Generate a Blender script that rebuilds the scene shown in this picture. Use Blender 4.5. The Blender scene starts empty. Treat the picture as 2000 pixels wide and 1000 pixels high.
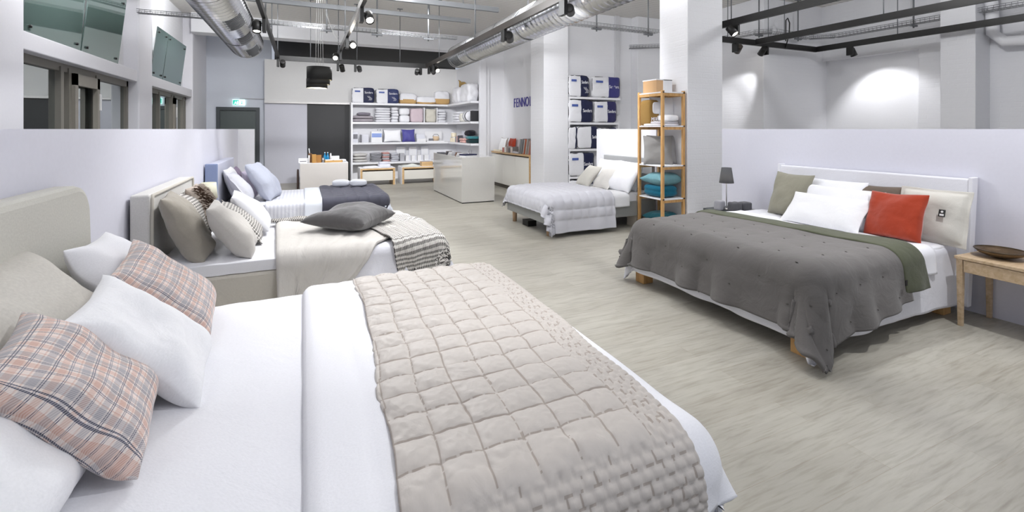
import bpy, bmesh, math, random
import numpy as np
from mathutils import Vector, Matrix
PI=math.pi
S=bpy.context.scene
COL=S.collection
random.seed(7)
# ---------------------------------------------------------------- camera, world, exposure
H=1.55; TH=math.radians(24.4)
FW=Vector((math.sin(TH),math.cos(TH),0)); RT=Vector((math.cos(TH),-math.sin(TH),0))
cd=bpy.data.cameras.new('camera'); cam=bpy.data.objects.new('camera',cd); COL.objects.link(cam); S.camera=cam
cam.location=(0,0,H); cam.rotation_euler=(PI/2,0,-TH)
cd.sensor_width=36; cd.lens=36*900/2000; cd.shift_y=-0.124; cd.clip_start=.05
S.view_settings.view_transform='Standard'; S.view_settings.look='None'; S.view_settings.gamma=1
S.view_settings.use_curve_mapping=False; S.view_settings.exposure=0.42
wd=bpy.data.worlds.new('world'); S.world=wd; wd.use_nodes=True
wd.node_tree.nodes['Background'].inputs[0].default_value=(.80,.86,1,1)
wd.node_tree.nodes['Background'].inputs[1].default_value=.38
def xY(px,y):      # x of the point of the plane y=const seen in column px
    return y*math.tan(TH+math.atan((px-1000)/900))
def yX(px,x):
    return x/math.tan(TH+math.atan((px-1000)/900))
def hz(py,x,y):
    return H-(py-252)/900*(x*math.sin(TH)+y*math.cos(TH))
# ---------------------------------------------------------------- lights
def aim(o,t):
    o.rotation_euler=(Vector(t)-Vector(o.location)).to_track_quat('-Z','Y').to_euler()
def spot(loc,tgt,w,deg=60,blend=.6,r=.04,c=(.97,.975,1)):
    l=bpy.data.lights.new('spot_light','SPOT'); l.energy=w; l.spot_size=math.radians(deg); l.spot_blend=blend; l.shadow_soft_size=r; l.color=c
    o=bpy.data.objects.new('spot_light',l); COL.objects.link(o); o.location=loc; aim(o,tgt); return o
def area(loc,tgt,w,sx,sy,c=(1,.98,.96)):
    l=bpy.data.lights.new('fill_area_light','AREA'); l.shape='RECTANGLE'; l.size=sx; l.size_y=sy; l.energy=w; l.color=c
    o=bpy.data.objects.new('fill_area_light',l); COL.objects.link(o); o.location=loc; aim(o,tgt); return o
# added fill area lights, then headless spots standing in for out-of-frame track lights
area((1.2,-.4,4.0),(1.3,2.4,0),18,2.5,1.0,(.9,.93,1))
area((5.5,1.2,4.1),(5,2.5,0),18,3,1.5,(.96,.97,1))
spot((1.9,1.0,3.9),(.80,2.55,.6),190,38,.9,.04)
spot((1.6,.6,3.9),(.1,1.6,.6),85,62,.8,.06,(.93,.95,1))
spot((2.6,1.3,3.9),(3.3,1.4,0),95,80,.8,.08)
spot((2.5,3.0,3.9),(3.6,2.9,.6),150,70,.5,.05)
spot((4.0,.8,3.5),(4.7,2.4,.6),150,58,.5,.03)
spot((4.6,3.4,3.3),(5.1,4.6,.8),30,75,.7,.05,(.93,.95,1))
spot((1.2,4.6,4.0),(.2,4.7,.6),170,70,.6,.05)
spot((1.5,7.3,4.2),(.3,7.5,.6),170,70,.6,.05,(.93,.95,1))
spot((1.9,4.6,4.0),(2.6,4.8,0),130,80,.7,.06)
spot((3.0,6.2,4.1),(4.3,6.5,.6),260,62,.6,.05)
def bulb(loc,w,r=.12,c=(.96,.975,1)):  # unseen fill point light with no lamp around it
    l=bpy.data.lights.new('fill_point_light','POINT'); l.energy=w; l.shadow_soft_size=r; l.color=c
    o=bpy.data.objects.new('fill_point_light',l); COL.objects.link(o); o.location=loc; return o
bulb((1.6,3.0,3.3),14,.15,(.95,.96,1)); bulb((5.4,1.4,3.4),17,.12,(.95,.96,1)); bulb((.4,5.6,3.3),60); bulb((3.4,5.0,3.5),38); bulb((7.5,3.2,3.9),60); bulb((1.1,6.5,3.5),85); bulb((-1.75,6.3,3.5),42); bulb((-1.6,10.8,4.22),60); bulb((4.3,7.4,4.15),22); spot((2.2,8.6,4.1),(2.3,10.4,0),260,105,.8,.08); spot((.2,8.4,4.1),(-1.0,13.6,1.2),260,60,.9,.08); bulb((-1.6,3.0,3.4),12,.15,(.93,.95,1))  # fill points and two spots added out of frame to brighten ceiling, walls, rear
# ---------------------------------------------------------------- materials
def hexc(h):
    h=h.lstrip('#'); v=[int(h[i:i+2],16)/255 for i in (0,2,4)]
    return tuple((x/12.92 if x<=.04045 else ((x+.055)/1.055)**2.4) for x in v)+(1,)
MATS={}
def mat(name,c,rough=.6,metal=0,bump=0,scale=40,emit=0,var=0,coord='Object',coat=0,spec=.5):
    if name in MATS: return MATS[name]
    m=bpy.data.materials.new(name); m.use_nodes=True; nt=m.node_tree; b=nt.nodes['Principled BSDF']
    c=hexc(c) if isinstance(c,str) else c
    b.inputs['Base Color'].default_value=c; b.inputs['Roughness'].default_value=rough; b.inputs['Metallic'].default_value=metal
    b.inputs['Specular IOR Level'].default_value=spec; b.inputs['Coat Weight'].default_value=coat
    if emit: b.inputs['Emission Color'].default_value=c; b.inputs['Emission Strength'].default_value=emit
    tc=nt.nodes.new('ShaderNodeTexCoord'); nz=nt.nodes.new('ShaderNodeTexNoise'); nz.inputs['Scale'].default_value=scale; nz.inputs['Detail'].default_value=5
    nt.links.new(tc.outputs[coord],nz.inputs['Vector'])
    if bump:
        bp=nt.nodes.new('ShaderNodeBump'); bp.inputs['Strength'].default_value=bump; bp.inputs['Distance'].default_value=.01
        nt.links.new(nz.outputs['Fac'],bp.inputs['Height']); nt.links.new(bp.outputs['Normal'],b.inputs['Normal'])
    if not var: var=.03
    mx=nt.nodes.new('ShaderNodeMix'); mx.data_type='RGBA'; mx.inputs['A'].default_value=tuple(max(0,x*(1-var)) for x in c[:3])+(1,); mx.inputs['B'].default_value=tuple(min(1,x*(1+var)) for x in c[:3])+(1,)
    nt.links.new(nz.outputs['Fac'],mx.inputs['Factor']); nt.links.new(mx.outputs['Result'],b.inputs['Base Color'])
    MATS[name]=m; return m
def N(nt,t,**k):
    n=nt.nodes.new('ShaderNode'+t)
    for a,v in k.items(): setattr(n,a,v)
    return n
def mth(nt,op,a,b=None):
    n=N(nt,'Math',operation=op)
    for i,x in enumerate((a,b)):
        if x is None: continue
        if isinstance(x,(int,float)): n.inputs[i].default_value=x
        else: nt.links.new(x,n.inputs[i])
    return n.outputs[0]
def fabric(name,c,weave=900,bump=.25,var=.06,sheen=.15,pattern=None,crease=.25,rough=.9,c2='#333333',per=.03):
    """woven cloth: fine weave bump plus soft creases; the UV map is in metres of cloth"""
    if name in MATS: return MATS[name]
    m=bpy.data.materials.new(name); m.use_nodes=True; nt=m.node_tree; b=nt.nodes['Principled BSDF']; L=nt.links.new
    b.inputs['Roughness'].default_value=rough; b.inputs['Sheen Weight'].default_value=sheen; b.inputs['Specular IOR Level'].default_value=.2
    c=hexc(c); tc=N(nt,'TexCoord'); uv=tc.outputs['UV']
    nz=N(nt,'TexNoise'); nz.inputs['Scale'].default_value=weave/6; nz.inputs['Detail'].default_value=3; L(uv,nz.inputs['Vector'])
    n2=N(nt,'TexNoise'); n2.inputs['Scale'].default_value=9; n2.inputs['Detail'].default_value=4; n2.inputs['Distortion'].default_value=1.2; L(uv,n2.inputs['Vector'])
    mx=N(nt,'Mix',data_type='RGBA'); mx.inputs['A'].default_value=tuple(x*(1-var) for x in c[:3])+(1,); mx.inputs['B'].default_value=tuple(min(1,x*(1+var)) for x in c[:3])+(1,)
    L(nz.outputs['Fac'],mx.inputs['Factor']); out=mx.outputs['Result']
    sep=N(nt,'SeparateXYZ'); L(uv,sep.inputs[0]); X,Y=sep.outputs[0],sep.outputs[1]
    if pattern=='plaid':
        cs=[]
        for ax,off in ((X,.0),(Y,.3)):
            f=mth(nt,'FRACT',mth(nt,'ADD',mth(nt,'MULTIPLY',ax,1/.085),off))
            r=N(nt,'ValToRGB'); r.color_ramp.interpolation='CONSTANT'; e=r.color_ramp.elements
            stops=[(0,'#f3e9e4'),(.10,'#8d8f9c'),(.125,'#eee6e1'),(.15,'#6c708a'),(.175,'#eee6e1'),(.23,'#e2c8bd'),(.42,'#efe8e3'),(.50,'#565a72'),(.53,'#eee8e5'),(.555,'#565a72'),(.585,'#efe8e3'),(.64,'#c4c2c6'),(.86,'#efe8e3'),(.91,'#e3cbc1'),(.95,'#f1eae6')]
            e[0].position=0; e[0].color=hexc(stops[0][1]); e[1].position=stops[1][0]; e[1].color=hexc(stops[1][1])
            for p,h in stops[2:]:
                q=e.new(p); q.color=hexc(h)
            L(f,r.inputs[0]); cs.append(r.outputs[0])
        mm=N(nt,'Mix',data_type='RGBA',blend_type='MULTIPLY'); mm.inputs['Factor'].default_value=.95; L(cs[0],mm.inputs['A']); L(cs[1],mm.inputs['B'])
        tw=N(nt,'TexWave'); tw.bands_direction='DIAGONAL'; tw.inputs['Scale'].default_value=110; L(uv,tw.inputs['Vector'])
        m3=N(nt,'Mix',data_type='RGBA'); m3.inputs['B'].default_value=hexc('#f4eeea'); L(mth(nt,'MULTIPLY',tw.outputs['Fac'],.35),m3.inputs['Factor']); L(mm.outputs['Result'],m3.inputs['A']); out=m3.outputs['Result']
    if pattern in('hound','stripe','dots'):
        sx=mth(nt,'LESS_THAN',mth(nt,'FRACT',mth(nt,'MULTIPLY',X,1/per)),.5); sy=mth(nt,'LESS_THAN',mth(nt,'FRACT',mth(nt,'MULTIPLY',Y,1/per)),.5)
        if pattern=='hound':
            d=mth(nt,'LESS_THAN',mth(nt,'FRACT',mth(nt,'MULTIPLY',mth(nt,'ADD',X,Y),2/per)),.5)
            same=mth(nt,'MULTIPLY',sx,sy); xo=mth(nt,'ABSOLUTE',mth(nt,'SUBTRACT',sx,sy)); v=mth(nt,'ADD',same,mth(nt,'MULTIPLY',xo,d))
        elif pattern=='stripe': v=mth(nt,'MULTIPLY',sx,.5)
        else:
            dx=mth(nt,'SUBTRACT',mth(nt,'FRACT',mth(nt,'MULTIPLY',X,1/per)),.5); dy=mth(nt,'SUBTRACT',mth(nt,'FRACT',mth(nt,'MULTIPLY',Y,1/per)),.5)
            v=mth(nt,'LESS_THAN',mth(nt,'ADD',mth(nt,'MULTIPLY',dx,dx),mth(nt,'MULTIPLY',dy,dy)),.05)
        m4=N(nt,'Mix',data_type='RGBA'); m4.inputs['B'].default_value=hexc(c2); L(out,m4.inputs['A']); L(v,m4.inputs['Factor']); out=m4.outputs['Result']
    L(out,b.inputs['Base Color'])
    b1=N(nt,'Bump'); b1.inputs['Strength'].default_value=crease; b1.inputs['Distance'].default_value=.02; L(n2.outputs['Fac'],b1.inputs['Height'])
    b2=N(nt,'Bump'); b2.inputs['Strength'].default_value=bump; b2.inputs['Distance'].default_value=.002; L(nz.outputs['Fac'],b2.inputs['Height']); L(b1.outputs['Normal'],b2.inputs['Normal']); L(b2.outputs['Normal'],b.inputs['Normal'])
    MATS[name]=m; return m
def wood(name,c,c2,ax=(1,12,12),rough=.45):
    if name in MATS: return MATS[name]
    m=bpy.data.materials.new(name); m.use_nodes=True; nt=m.node_tree; b=nt.nodes['Principled BSDF']; L=nt.links.new
    tc=N(nt,'TexCoord'); mp=N(nt,'Mapping'); mp.inputs['Scale'].default_value=ax; nz=N(nt,'TexNoise'); nz.inputs['Scale'].default_value=4; nz.inputs['Detail'].default_value=8; nz.inputs['Distortion'].default_value=.6
    L(tc.outputs['Object'],mp.inputs[0]); L(mp.outputs[0],nz.inputs['Vector'])
    r=N(nt,'ValToRGB'); r.color_ramp.elements[0].position=.35; r.color_ramp.elements[1].position=.65; r.color_ramp.elements[0].color=hexc(c2); r.color_ramp.elements[1].color=hexc(c)
    L(nz.outputs['Fac'],r.inputs[0]); L(r.outputs[0],b.inputs['Base Color']); b.inputs['Roughness'].default_value=rough
    bp=N(nt,'Bump'); bp.inputs['Strength'].default_value=.1; bp.inputs['Distance'].default_value=.003; L(nz.outputs['Fac'],bp.inputs['Height']); L(bp.outputs['Normal'],b.inputs['Normal'])
    MATS[name]=m; return m
def floor_mat():
    m=bpy.data.materials.new('laminate_floor'); m.use_nodes=True; nt=m.node_tree; b=nt.nodes['Principled BSDF']; L=nt.links.new
    tc=N(nt,'TexCoord'); o=tc.outputs['Object']
    br=N(nt,'TexBrick'); br.offset=.37; br.inputs['Scale'].default_value=1; br.inputs['Brick Width'].default_value=1.3; br.inputs['Row Height'].default_value=.19
    br.inputs['Mortar Size'].default_value=.0012; br.inputs['Mortar Smooth'].default_value=.3
    br.inputs['Color1'].default_value=hexc('#b8b5ad'); br.inputs['Color2'].default_value=hexc('#c1bfb8'); br.inputs['Mortar'].default_value=hexc('#b3aca0'); L(o,br.inputs['Vector'])
    # offset of the grain from plank to plank
    wn=N(nt,'TexWhiteNoise',noise_dimensions='3D'); L(br.outputs['Color'],wn.inputs['Vector'])
    mp=N(nt,'Mapping'); mp.inputs['Scale'].default_value=(1.3,11,1); L(o,mp.inputs[0])
    ad=N(nt,'VectorMath',operation='ADD'); L(mp.outputs[0],ad.inputs[0]); sc=N(nt,'VectorMath',operation='SCALE'); sc.inputs['Scale'].default_value=9; L(wn.outputs['Color'],sc.inputs[0]); L(sc.outputs[0],ad.inputs[1])
    nz=N(nt,'TexNoise'); nz.inputs['Scale'].default_value=1.6; nz.inputs['Detail'].default_value=9; nz.inputs['Roughness'].default_value=.62; nz.inputs['Distortion'].default_value=.9; L(ad.outputs[0],nz.inputs['Vector'])
    r=N(nt,'ValToRGB'); e=r.color_ramp.elements; e[0].position=.26; e[0].color=hexc('#b8b3a9'); e[1].position=.47; e[1].color=hexc('#d8d5cd'); q=e.new(.62); q.color=hexc('#e2e0d9'); L(nz.outputs['Fac'],r.inputs[0])
    mx=N(nt,'Mix',data_type='RGBA',blend_type='MULTIPLY'); mx.inputs['Factor'].default_value=.8; L(br.outputs['Color'],mx.inputs['A']); L(r.outputs[0],mx.inputs['B'])
    # fine short grain strokes
    mp2=N(nt,'Mapping'); mp2.inputs['Scale'].default_value=(5,55,1); L(o,mp2.inputs[0]); n2=N(nt,'TexNoise'); n2.inputs['Scale'].default_value=1; n2.inputs['Detail'].default_value=4; L(mp2.outputs[0],n2.inputs['Vector'])
    r2=N(nt,'ValToRGB'); r2.color_ramp.elements[0].position=.36; r2.color_ramp.elements[0].color=hexc('#d2cec5'); r2.color_ramp.elements[1].position=.5; r2.color_ramp.elements[1].color=(1,1,1,1); L(n2.outputs['Fac'],r2.inputs[0])
    m2=N(nt,'Mix',data_type='RGBA',blend_type='MULTIPLY'); m2.inputs['Factor'].default_value=.35; L(mx.outputs['Result'],m2.inputs['A']); L(r2.outputs[0],m2.inputs['B'])
    L(m2.outputs['Result'],b.inputs['Base Color']); b.inputs['Roughness'].default_value=.42
    bp=N(nt,'Bump'); bp.inputs['Strength'].default_value=.12; bp.inputs['Distance'].default_value=.003; L(nz.outputs['Fac'],bp.inputs['Height']); L(bp.outputs['Normal'],b.inputs['Normal'])
    return m
def brick_mat(name,c):
    m=bpy.data.materials.new(name); m.use_nodes=True; nt=m.node_tree; b=nt.nodes['Principled BSDF']; L=nt.links.new
    tc=N(nt,'TexCoord'); sp=N(nt,'SeparateXYZ'); cb=N(nt,'CombineXYZ'); L(tc.outputs['Object'],sp.inputs[0]); L(mth(nt,'ADD',sp.outputs[0],sp.outputs[1]),cb.inputs[0]); L(sp.outputs[2],cb.inputs[1])
    br=N(nt,'TexBrick'); br.inputs['Scale'].default_value=1; br.inputs['Brick Width'].default_value=.25; br.inputs['Row Height'].default_value=.083; br.inputs['Mortar Size'].default_value=.006; br.inputs['Mortar Smooth'].default_value=.6
    L(cb.outputs[0],br.inputs['Vector']); b.inputs['Base Color'].default_value=hexc(c); b.inputs['Roughness'].default_value=.7
    nz=N(nt,'TexNoise'); nz.inputs['Scale'].default_value=30; L(tc.outputs['Object'],nz.inputs['Vector'])
    bp=N(nt,'Bump'); bp.inputs['Strength'].default_value=.35; bp.inputs['Distance'].default_value=.004; bp.invert=True; L(br.outputs['Fac'],bp.inputs['Height'])
    b2=N(nt,'Bump'); b2.inputs['Strength'].default_value=.15; b2.inputs['Distance'].default_value=.01; L(nz.outputs['Fac'],b2.inputs['Height']); L(bp.outputs['Normal'],b2.inputs['Normal']); L(b2.outputs['Normal'],b.inputs['Normal'])
    return m
def slat_mat(name,c):
    m=bpy.data.materials.new(name); m.use_nodes=True; nt=m.node_tree; b=nt.nodes['Principled BSDF']; L=nt.links.new
    tc=N(nt,'TexCoord'); sp=N(nt,'SeparateXYZ'); L(tc.outputs['Object'],sp.inputs[0])
    f=mth(nt,'GREATER_THAN',mth(nt,'FRACT',mth(nt,'MULTIPLY',sp.outputs[1],1/.12)),.08)
    mx=N(nt,'Mix',data_type='RGBA'); mx.inputs['A'].default_value=hexc('#8f8c88'); mx.inputs['B'].default_value=hexc(c); L(f,mx.inputs['Factor']); L(mx.outputs['Result'],b.inputs['Base Color']); b.inputs['Roughness'].default_value=.7
    bp=N(nt,'Bump'); bp.inputs['Strength'].default_value=.3; bp.inputs['Distance'].default_value=.01; L(f,bp.inputs['Height']); L(bp.outputs['Normal'],b.inputs['Normal'])
    return m
def glass_mat(name,c,tr=.5,rough=.05,body=None):
    """tinted pane: part see-through, part mirror"""
    m=bpy.data.materials.new(name); m.use_nodes=True; nt=m.node_tree; L=nt.links.new; nt.nodes.remove(nt.nodes['Principled BSDF'])
    t=N(nt,'BsdfTransparent'); t.inputs[0].default_value=hexc(c); g=N(nt,'BsdfGlossy'); g.inputs['Roughness'].default_value=rough; g.inputs[0].default_value=(.9,.95,.95,1)
    fr=N(nt,'Fresnel'); fr.inputs[0].default_value=1.5; mx=N(nt,'MixShader'); L(mth(nt,'ADD',mth(nt,'MULTIPLY',fr.outputs[0],.9),1-tr),mx.inputs[0]); L(t.outputs[0],mx.inputs[1]); L(g.outputs[0],mx.inputs[2])
    if body:
        df=N(nt,'BsdfDiffuse'); df.inputs[0].default_value=hexc(body); m2=N(nt,'MixShader'); m2.inputs[0].default_value=.35; L(mx.outputs[0],m2.inputs[1]); L(df.outputs[0],m2.inputs[2]); mx=m2
    L(mx.outputs[0],nt.nodes['Material Output'].inputs[0]); MATS[name]=m; return m
WH=mat('white_paint','#e9e9ec',.7,bump=.03,scale=60)
WH2=mat('white_panel','#e8e8ec',.55,bump=.01,scale=20)
BRK=brick_mat('white_brick','#e7e7ea')
BLK=mat('black_metal','#141312',.45)
GALV=mat('galvanised_steel','#9c9d9f',.38,.75,var=.08,scale=25)
STRUT=mat('zinc_strut','#77797c',.6,.3)
OAK=wood('oak','#d4a970','#c09157',(9,9,1.2)); OAKL=wood('light_oak','#cdb596','#b79d7b',(2,9,9)); OAKX=wood('oak_board','#d0b083','#bd9a6b',(1.5,9,9))
GLOSS=mat('glossy_lacquer','#dad8d3',.12,coat=.6)
DGREY=mat('anthracite','#3f4447',.5)
BROWNG=mat('window_frame_paint','#77736b',.5)
# ---------------------------------------------------------------- mesh helpers
class MB:
    def __init__(s): s.v=[]; s.f=[]; s.sm=[]; s.mi=[]
    def add(s,v,f,sm=False,mi=0):
        o=len(s.v); s.v+= [tuple(p) for p in v]; s.f+=[tuple(i+o for i in q) for q in f]; s.sm+=[sm]*len(f); s.mi+=[mi]*len(f); return s
    def box(s,x0,x1,y0,y1,z0,z1,mi=0):
        v=[(x,y,z) for z in(z0,z1) for y in(y0,y1) for x in(x0,x1)]
        return s.add(v,[(0,2,3,1),(4,5,7,6),(0,1,5,4),(2,6,7,3),(0,4,6,2),(1,3,7,5)],mi=mi)
    def tube(s,pts,r,n=10,cap=True):
        pts=[Vector(p) for p in pts]; rr=r if isinstance(r,(list,tuple)) else [r]*len(pts); v=[]; f=[]
        up=None
        for i,p in enumerate(pts):
            d=(pts[min(i+1,len(pts)-1)]-pts[max(i-1,0)]).normalized()
            if up is None: up=d.orthogonal().normalized()
            up=(up-d*up.dot(d)).normalized(); b=d.cross(up)
            for k in range(n):
                a=2*PI*k/n; v.append(p+(up*math.cos(a)+b*math.sin(a))*rr[i])
        for i in range(len(pts)-1):
            for k in range(n): f.append((i*n+k,i*n+(k+1)%n,(i+1)*n+(k+1)%n,(i+1)*n+k))
        if cap: f.append(tuple(range(n))[::-1]); f.append(tuple((len(pts)-1)*n+k for k in range(n)))
        return s.add(v,f,True)
    def lathe(s,prof,c=(0,0,0),n=24,cap=True):
        v=[];f=[]
        for r,z in prof:
            for k in range(n): a=2*PI*k/n; v.append((c[0]+r*math.cos(a),c[1]+r*math.sin(a),c[2]+z))
        for i in range(len(prof)-1):
            for k in range(n): f.append((i*n+k,i*n+(k+1)%n,(i+1)*n+(k+1)%n,(i+1)*n+k))
        if cap: f.append(tuple(range(n))[::-1]); f.append(tuple((len(prof)-1)*n+k for k in range(n)))
        return s.add(v,f,True)
    def prism(s,poly,a,b,ax='y'):
        """poly of (u,v) extruded from a to b along ax"""
        def P(u,w,t): return {'x':(t,u,w),'y':(u,t,w),'z':(u,w,t)}[ax]
        n=len(poly); v=[P(u,w,a) for u,w in poly]+[P(u,w,b) for u,w in poly]
        f=[tuple(range(n))[::-1],tuple(range(n,2*n))]+[(i,(i+1)%n,n+(i+1)%n,n+i) for i in range(n)]
        return s.add(v,f)
    def build(s,name,m,parent=None,bevel=0,center=None,loc=None):
        v=s.v
        if center is None: center=parent is None
        L0=(0,0,0)
        if center and v:
            a=np.array(v); L0=((a[:,0].min()+a[:,0].max())/2,(a[:,1].min()+a[:,1].max())/2,a[:,2].min()); a=a-np.array(L0); v=a.tolist()
        me=bpy.data.meshes.new(name); me.from_pydata(v,[],s.f); 
        ms=m if isinstance(m,(list,tuple)) else [m]
        for q in ms: me.materials.append(q)
        me.polygons.foreach_set('use_smooth',s.sm); me.polygons.foreach_set('material_index',s.mi)
        bm=bmesh.new(); bm.from_mesh(me); bmesh.ops.recalc_face_normals(bm,faces=bm.faces); bm.to_mesh(me); bm.free()
        me.update()
        o=bpy.data.objects.new(name,me); COL.objects.link(o); o.parent=parent
        o.location=loc if loc is not None else L0
        if bevel:
            md=o.modifiers.new('bevel','BEVEL'); md.width=bevel; md.segments=2; md.limit_method='ANGLE'
        return o
def tag(o,label,cat,group=None,kind=None):
    if kind: o['kind']=kind
    if label: o['label']=label
    if cat: o['category']=cat
    if group: o['group']=group
    return o
def struct(o): o['kind']='structure'; return o
def thing(name,label,cat,loc=(0,0,0),rz=0,group=None):
    o=bpy.data.objects.new(name,None); COL.objects.link(o); o.location=loc; o.rotation_euler=(0,0,rz); o.empty_display_size=.1
    return tag(o,label,cat,group)
def bx(name,m,x0,x1,y0,y1,z0,z1,parent=None,bevel=0): return MB().box(x0,x1,y0,y1,z0,z1).build(name,m,parent,bevel)
def copy_tree(o,parent=None):
    c=o.copy(); COL.objects.link(c); c.parent=parent
    for ch in list(o.children): copy_tree(ch,c)
    return c
def again(o,label,loc,rz=None,scale=None):
    c=copy_tree(o); c['label']=label; c.location=loc
    if rz is not None: c.rotation_euler=(0,0,rz)
    if scale is not None: c.scale=scale
    return c
# smooth pseudo noise, vectorised
def sn(x,y,sc,seed,n=7):
    r=np.random.RandomState(seed); o=np.zeros_like(x,dtype=float)
    wx=.35*np.sin(x*sc*.7+r.rand()*6)+x*sc; wy=.35*np.sin(y*sc*.8+r.rand()*6)+y*sc
    for i in range(n):
        a=r.rand()*2*PI; k=.5+1.3*r.rand(); o+=np.sin(k*(wx*math.cos(a)+wy*math.sin(a))+r.rand()*6.28+1.2*np.sin(.6*wy*math.cos(a)-.5*wx*math.sin(a)+r.rand()*6))
    return o/n*1.6
def gridmesh(name,P,UV,m,parent=None,thick=0,mi=None,center=True,inward=True):
    nu,nv=P.shape[:2]; V=P.reshape(-1,3).copy()
    L0=np.zeros(3)
    if center and parent is None: L0=np.array([(V[:,0].min()+V[:,0].max())/2,(V[:,1].min()+V[:,1].max())/2,V[:,2].min()]); V=V-L0
    I=np.arange(nu*nv).reshape(nu,nv); F=np.stack([I[:-1,:-1],I[1:,:-1],I[1:,1:],I[:-1,1:]],-1).reshape(-1,4)
    me=bpy.data.meshes.new(name); me.vertices.add(len(V)); me.vertices.foreach_set('co',V.astype(np.float32).ravel())
    me.loops.add(F.size); me.loops.foreach_set('vertex_index',F.ravel().astype(np.int32)); me.polygons.add(len(F))
    me.polygons.foreach_set('loop_start',(np.arange(len(F))*4).astype(np.int32)); me.polygons.foreach_set('use_smooth',np.ones(len(F),bool))
    uvl=me.uv_layers.new(name='UVMap'); uvl.data.foreach_set('uv',UV.reshape(-1,2)[F.ravel()].astype(np.float32).ravel())
    for q in (m if isinstance(m,(list,tuple)) else [m]): me.materials.append(q)
    if mi is not None: me.polygons.foreach_set('material_index',mi.astype(np.int32).ravel())
    me.update(calc_edges=True); me.validate()
    o=bpy.data.objects.new(name,me); COL.objects.link(o); o.parent=parent; o.location=L0
    if thick:
        md=o.modifiers.new('thickness','SOLIDIFY'); md.thickness=thick; md.offset=-1 if inward else 1
    return o
def normals(P):
    a=np.gradient(P,axis=0); b=np.gradient(P,axis=1); n=np.cross(a,b); l=np.linalg.norm(n,axis=-1,keepdims=True); return n/np.maximum(l,1e-9)
def drape(U,V,box,top,R=.06,flare=.06,wave=.02,wk=16,seed=1,corner=.3,zmin=.012,lean=0):
    x0,x1,y0,y1=box; g=.012
    cx=np.clip(U,x0+R-g,x1-R+g); cy=np.clip(V,y0+R-g,y1-R+g); dx=U-cx; dy=V-cy; d=np.hypot(dx,dy)+1e-9
    ex,ey=dx/d,dy/d; q=PI/2*R; s=U*abs(ey)+V*abs(ex)
    w=wave*np.clip((d-q)/.25,0,1.2)*(np.sin(s*wk+2*np.sin(s*wk*.31+seed)+seed)+.5*np.sin(s*wk*2.3+seed*2))
    ang=np.arctan2(abs(dy),abs(dx)); cn=corner*np.maximum(d-q,0)*np.sin(2*ang)**2
    out=np.where(d<q,R*np.sin(np.minimum(d,q)/R),R+np.maximum(d-q,0)*flare+cn)+np.maximum(w,-.010)
    dn=np.where(d<q,R*(1-np.cos(np.minimum(d,q)/R)),R+np.maximum(d-q,0)*math.sqrt(1-flare**2)-cn*.25)
    z=np.maximum(top-dn,zmin); return np.stack([cx+ex*out,cy+ey*out,z],-1)
def flat(u0,u1,v0,v1,res):
    nu=max(2,int((u1-u0)/res)); nv=max(2,int((v1-v0)/res)); return np.meshgrid(np.linspace(u0,u1,nu),np.linspace(v0,v1,nv),indexing='ij')
def cloth(name,m,rect,box,top,res=.015,smooth=0,disp=None,thick=.008,label=None,cat=None,mi=None,warp=None,uvflip=False,group=None,**k):
    U,V=flat(*rect,res); A,B=U,V
    if warp: A,B=warp(U,V)
    P=drape(A,B,box,top,**k)
    if disp is not None:
        Nn=normals(P); P=P+Nn*disp(U,V)[...,None]
    for _ in range(smooth): P[1:-1,1:-1]=.4*P[1:-1,1:-1]+.15*(P[:-2,1:-1]+P[2:,1:-1]+P[1:-1,:-2]+P[1:-1,2:])
    P[...,2]=np.maximum(P[...,2],.012)
    o=gridmesh(name,P,np.stack([U,V],-1),m,thick=thick,mi=mi(U,V)[:-1,:-1] if mi else None,inward=True)
    return tag(o,label,cat,group)
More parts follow.
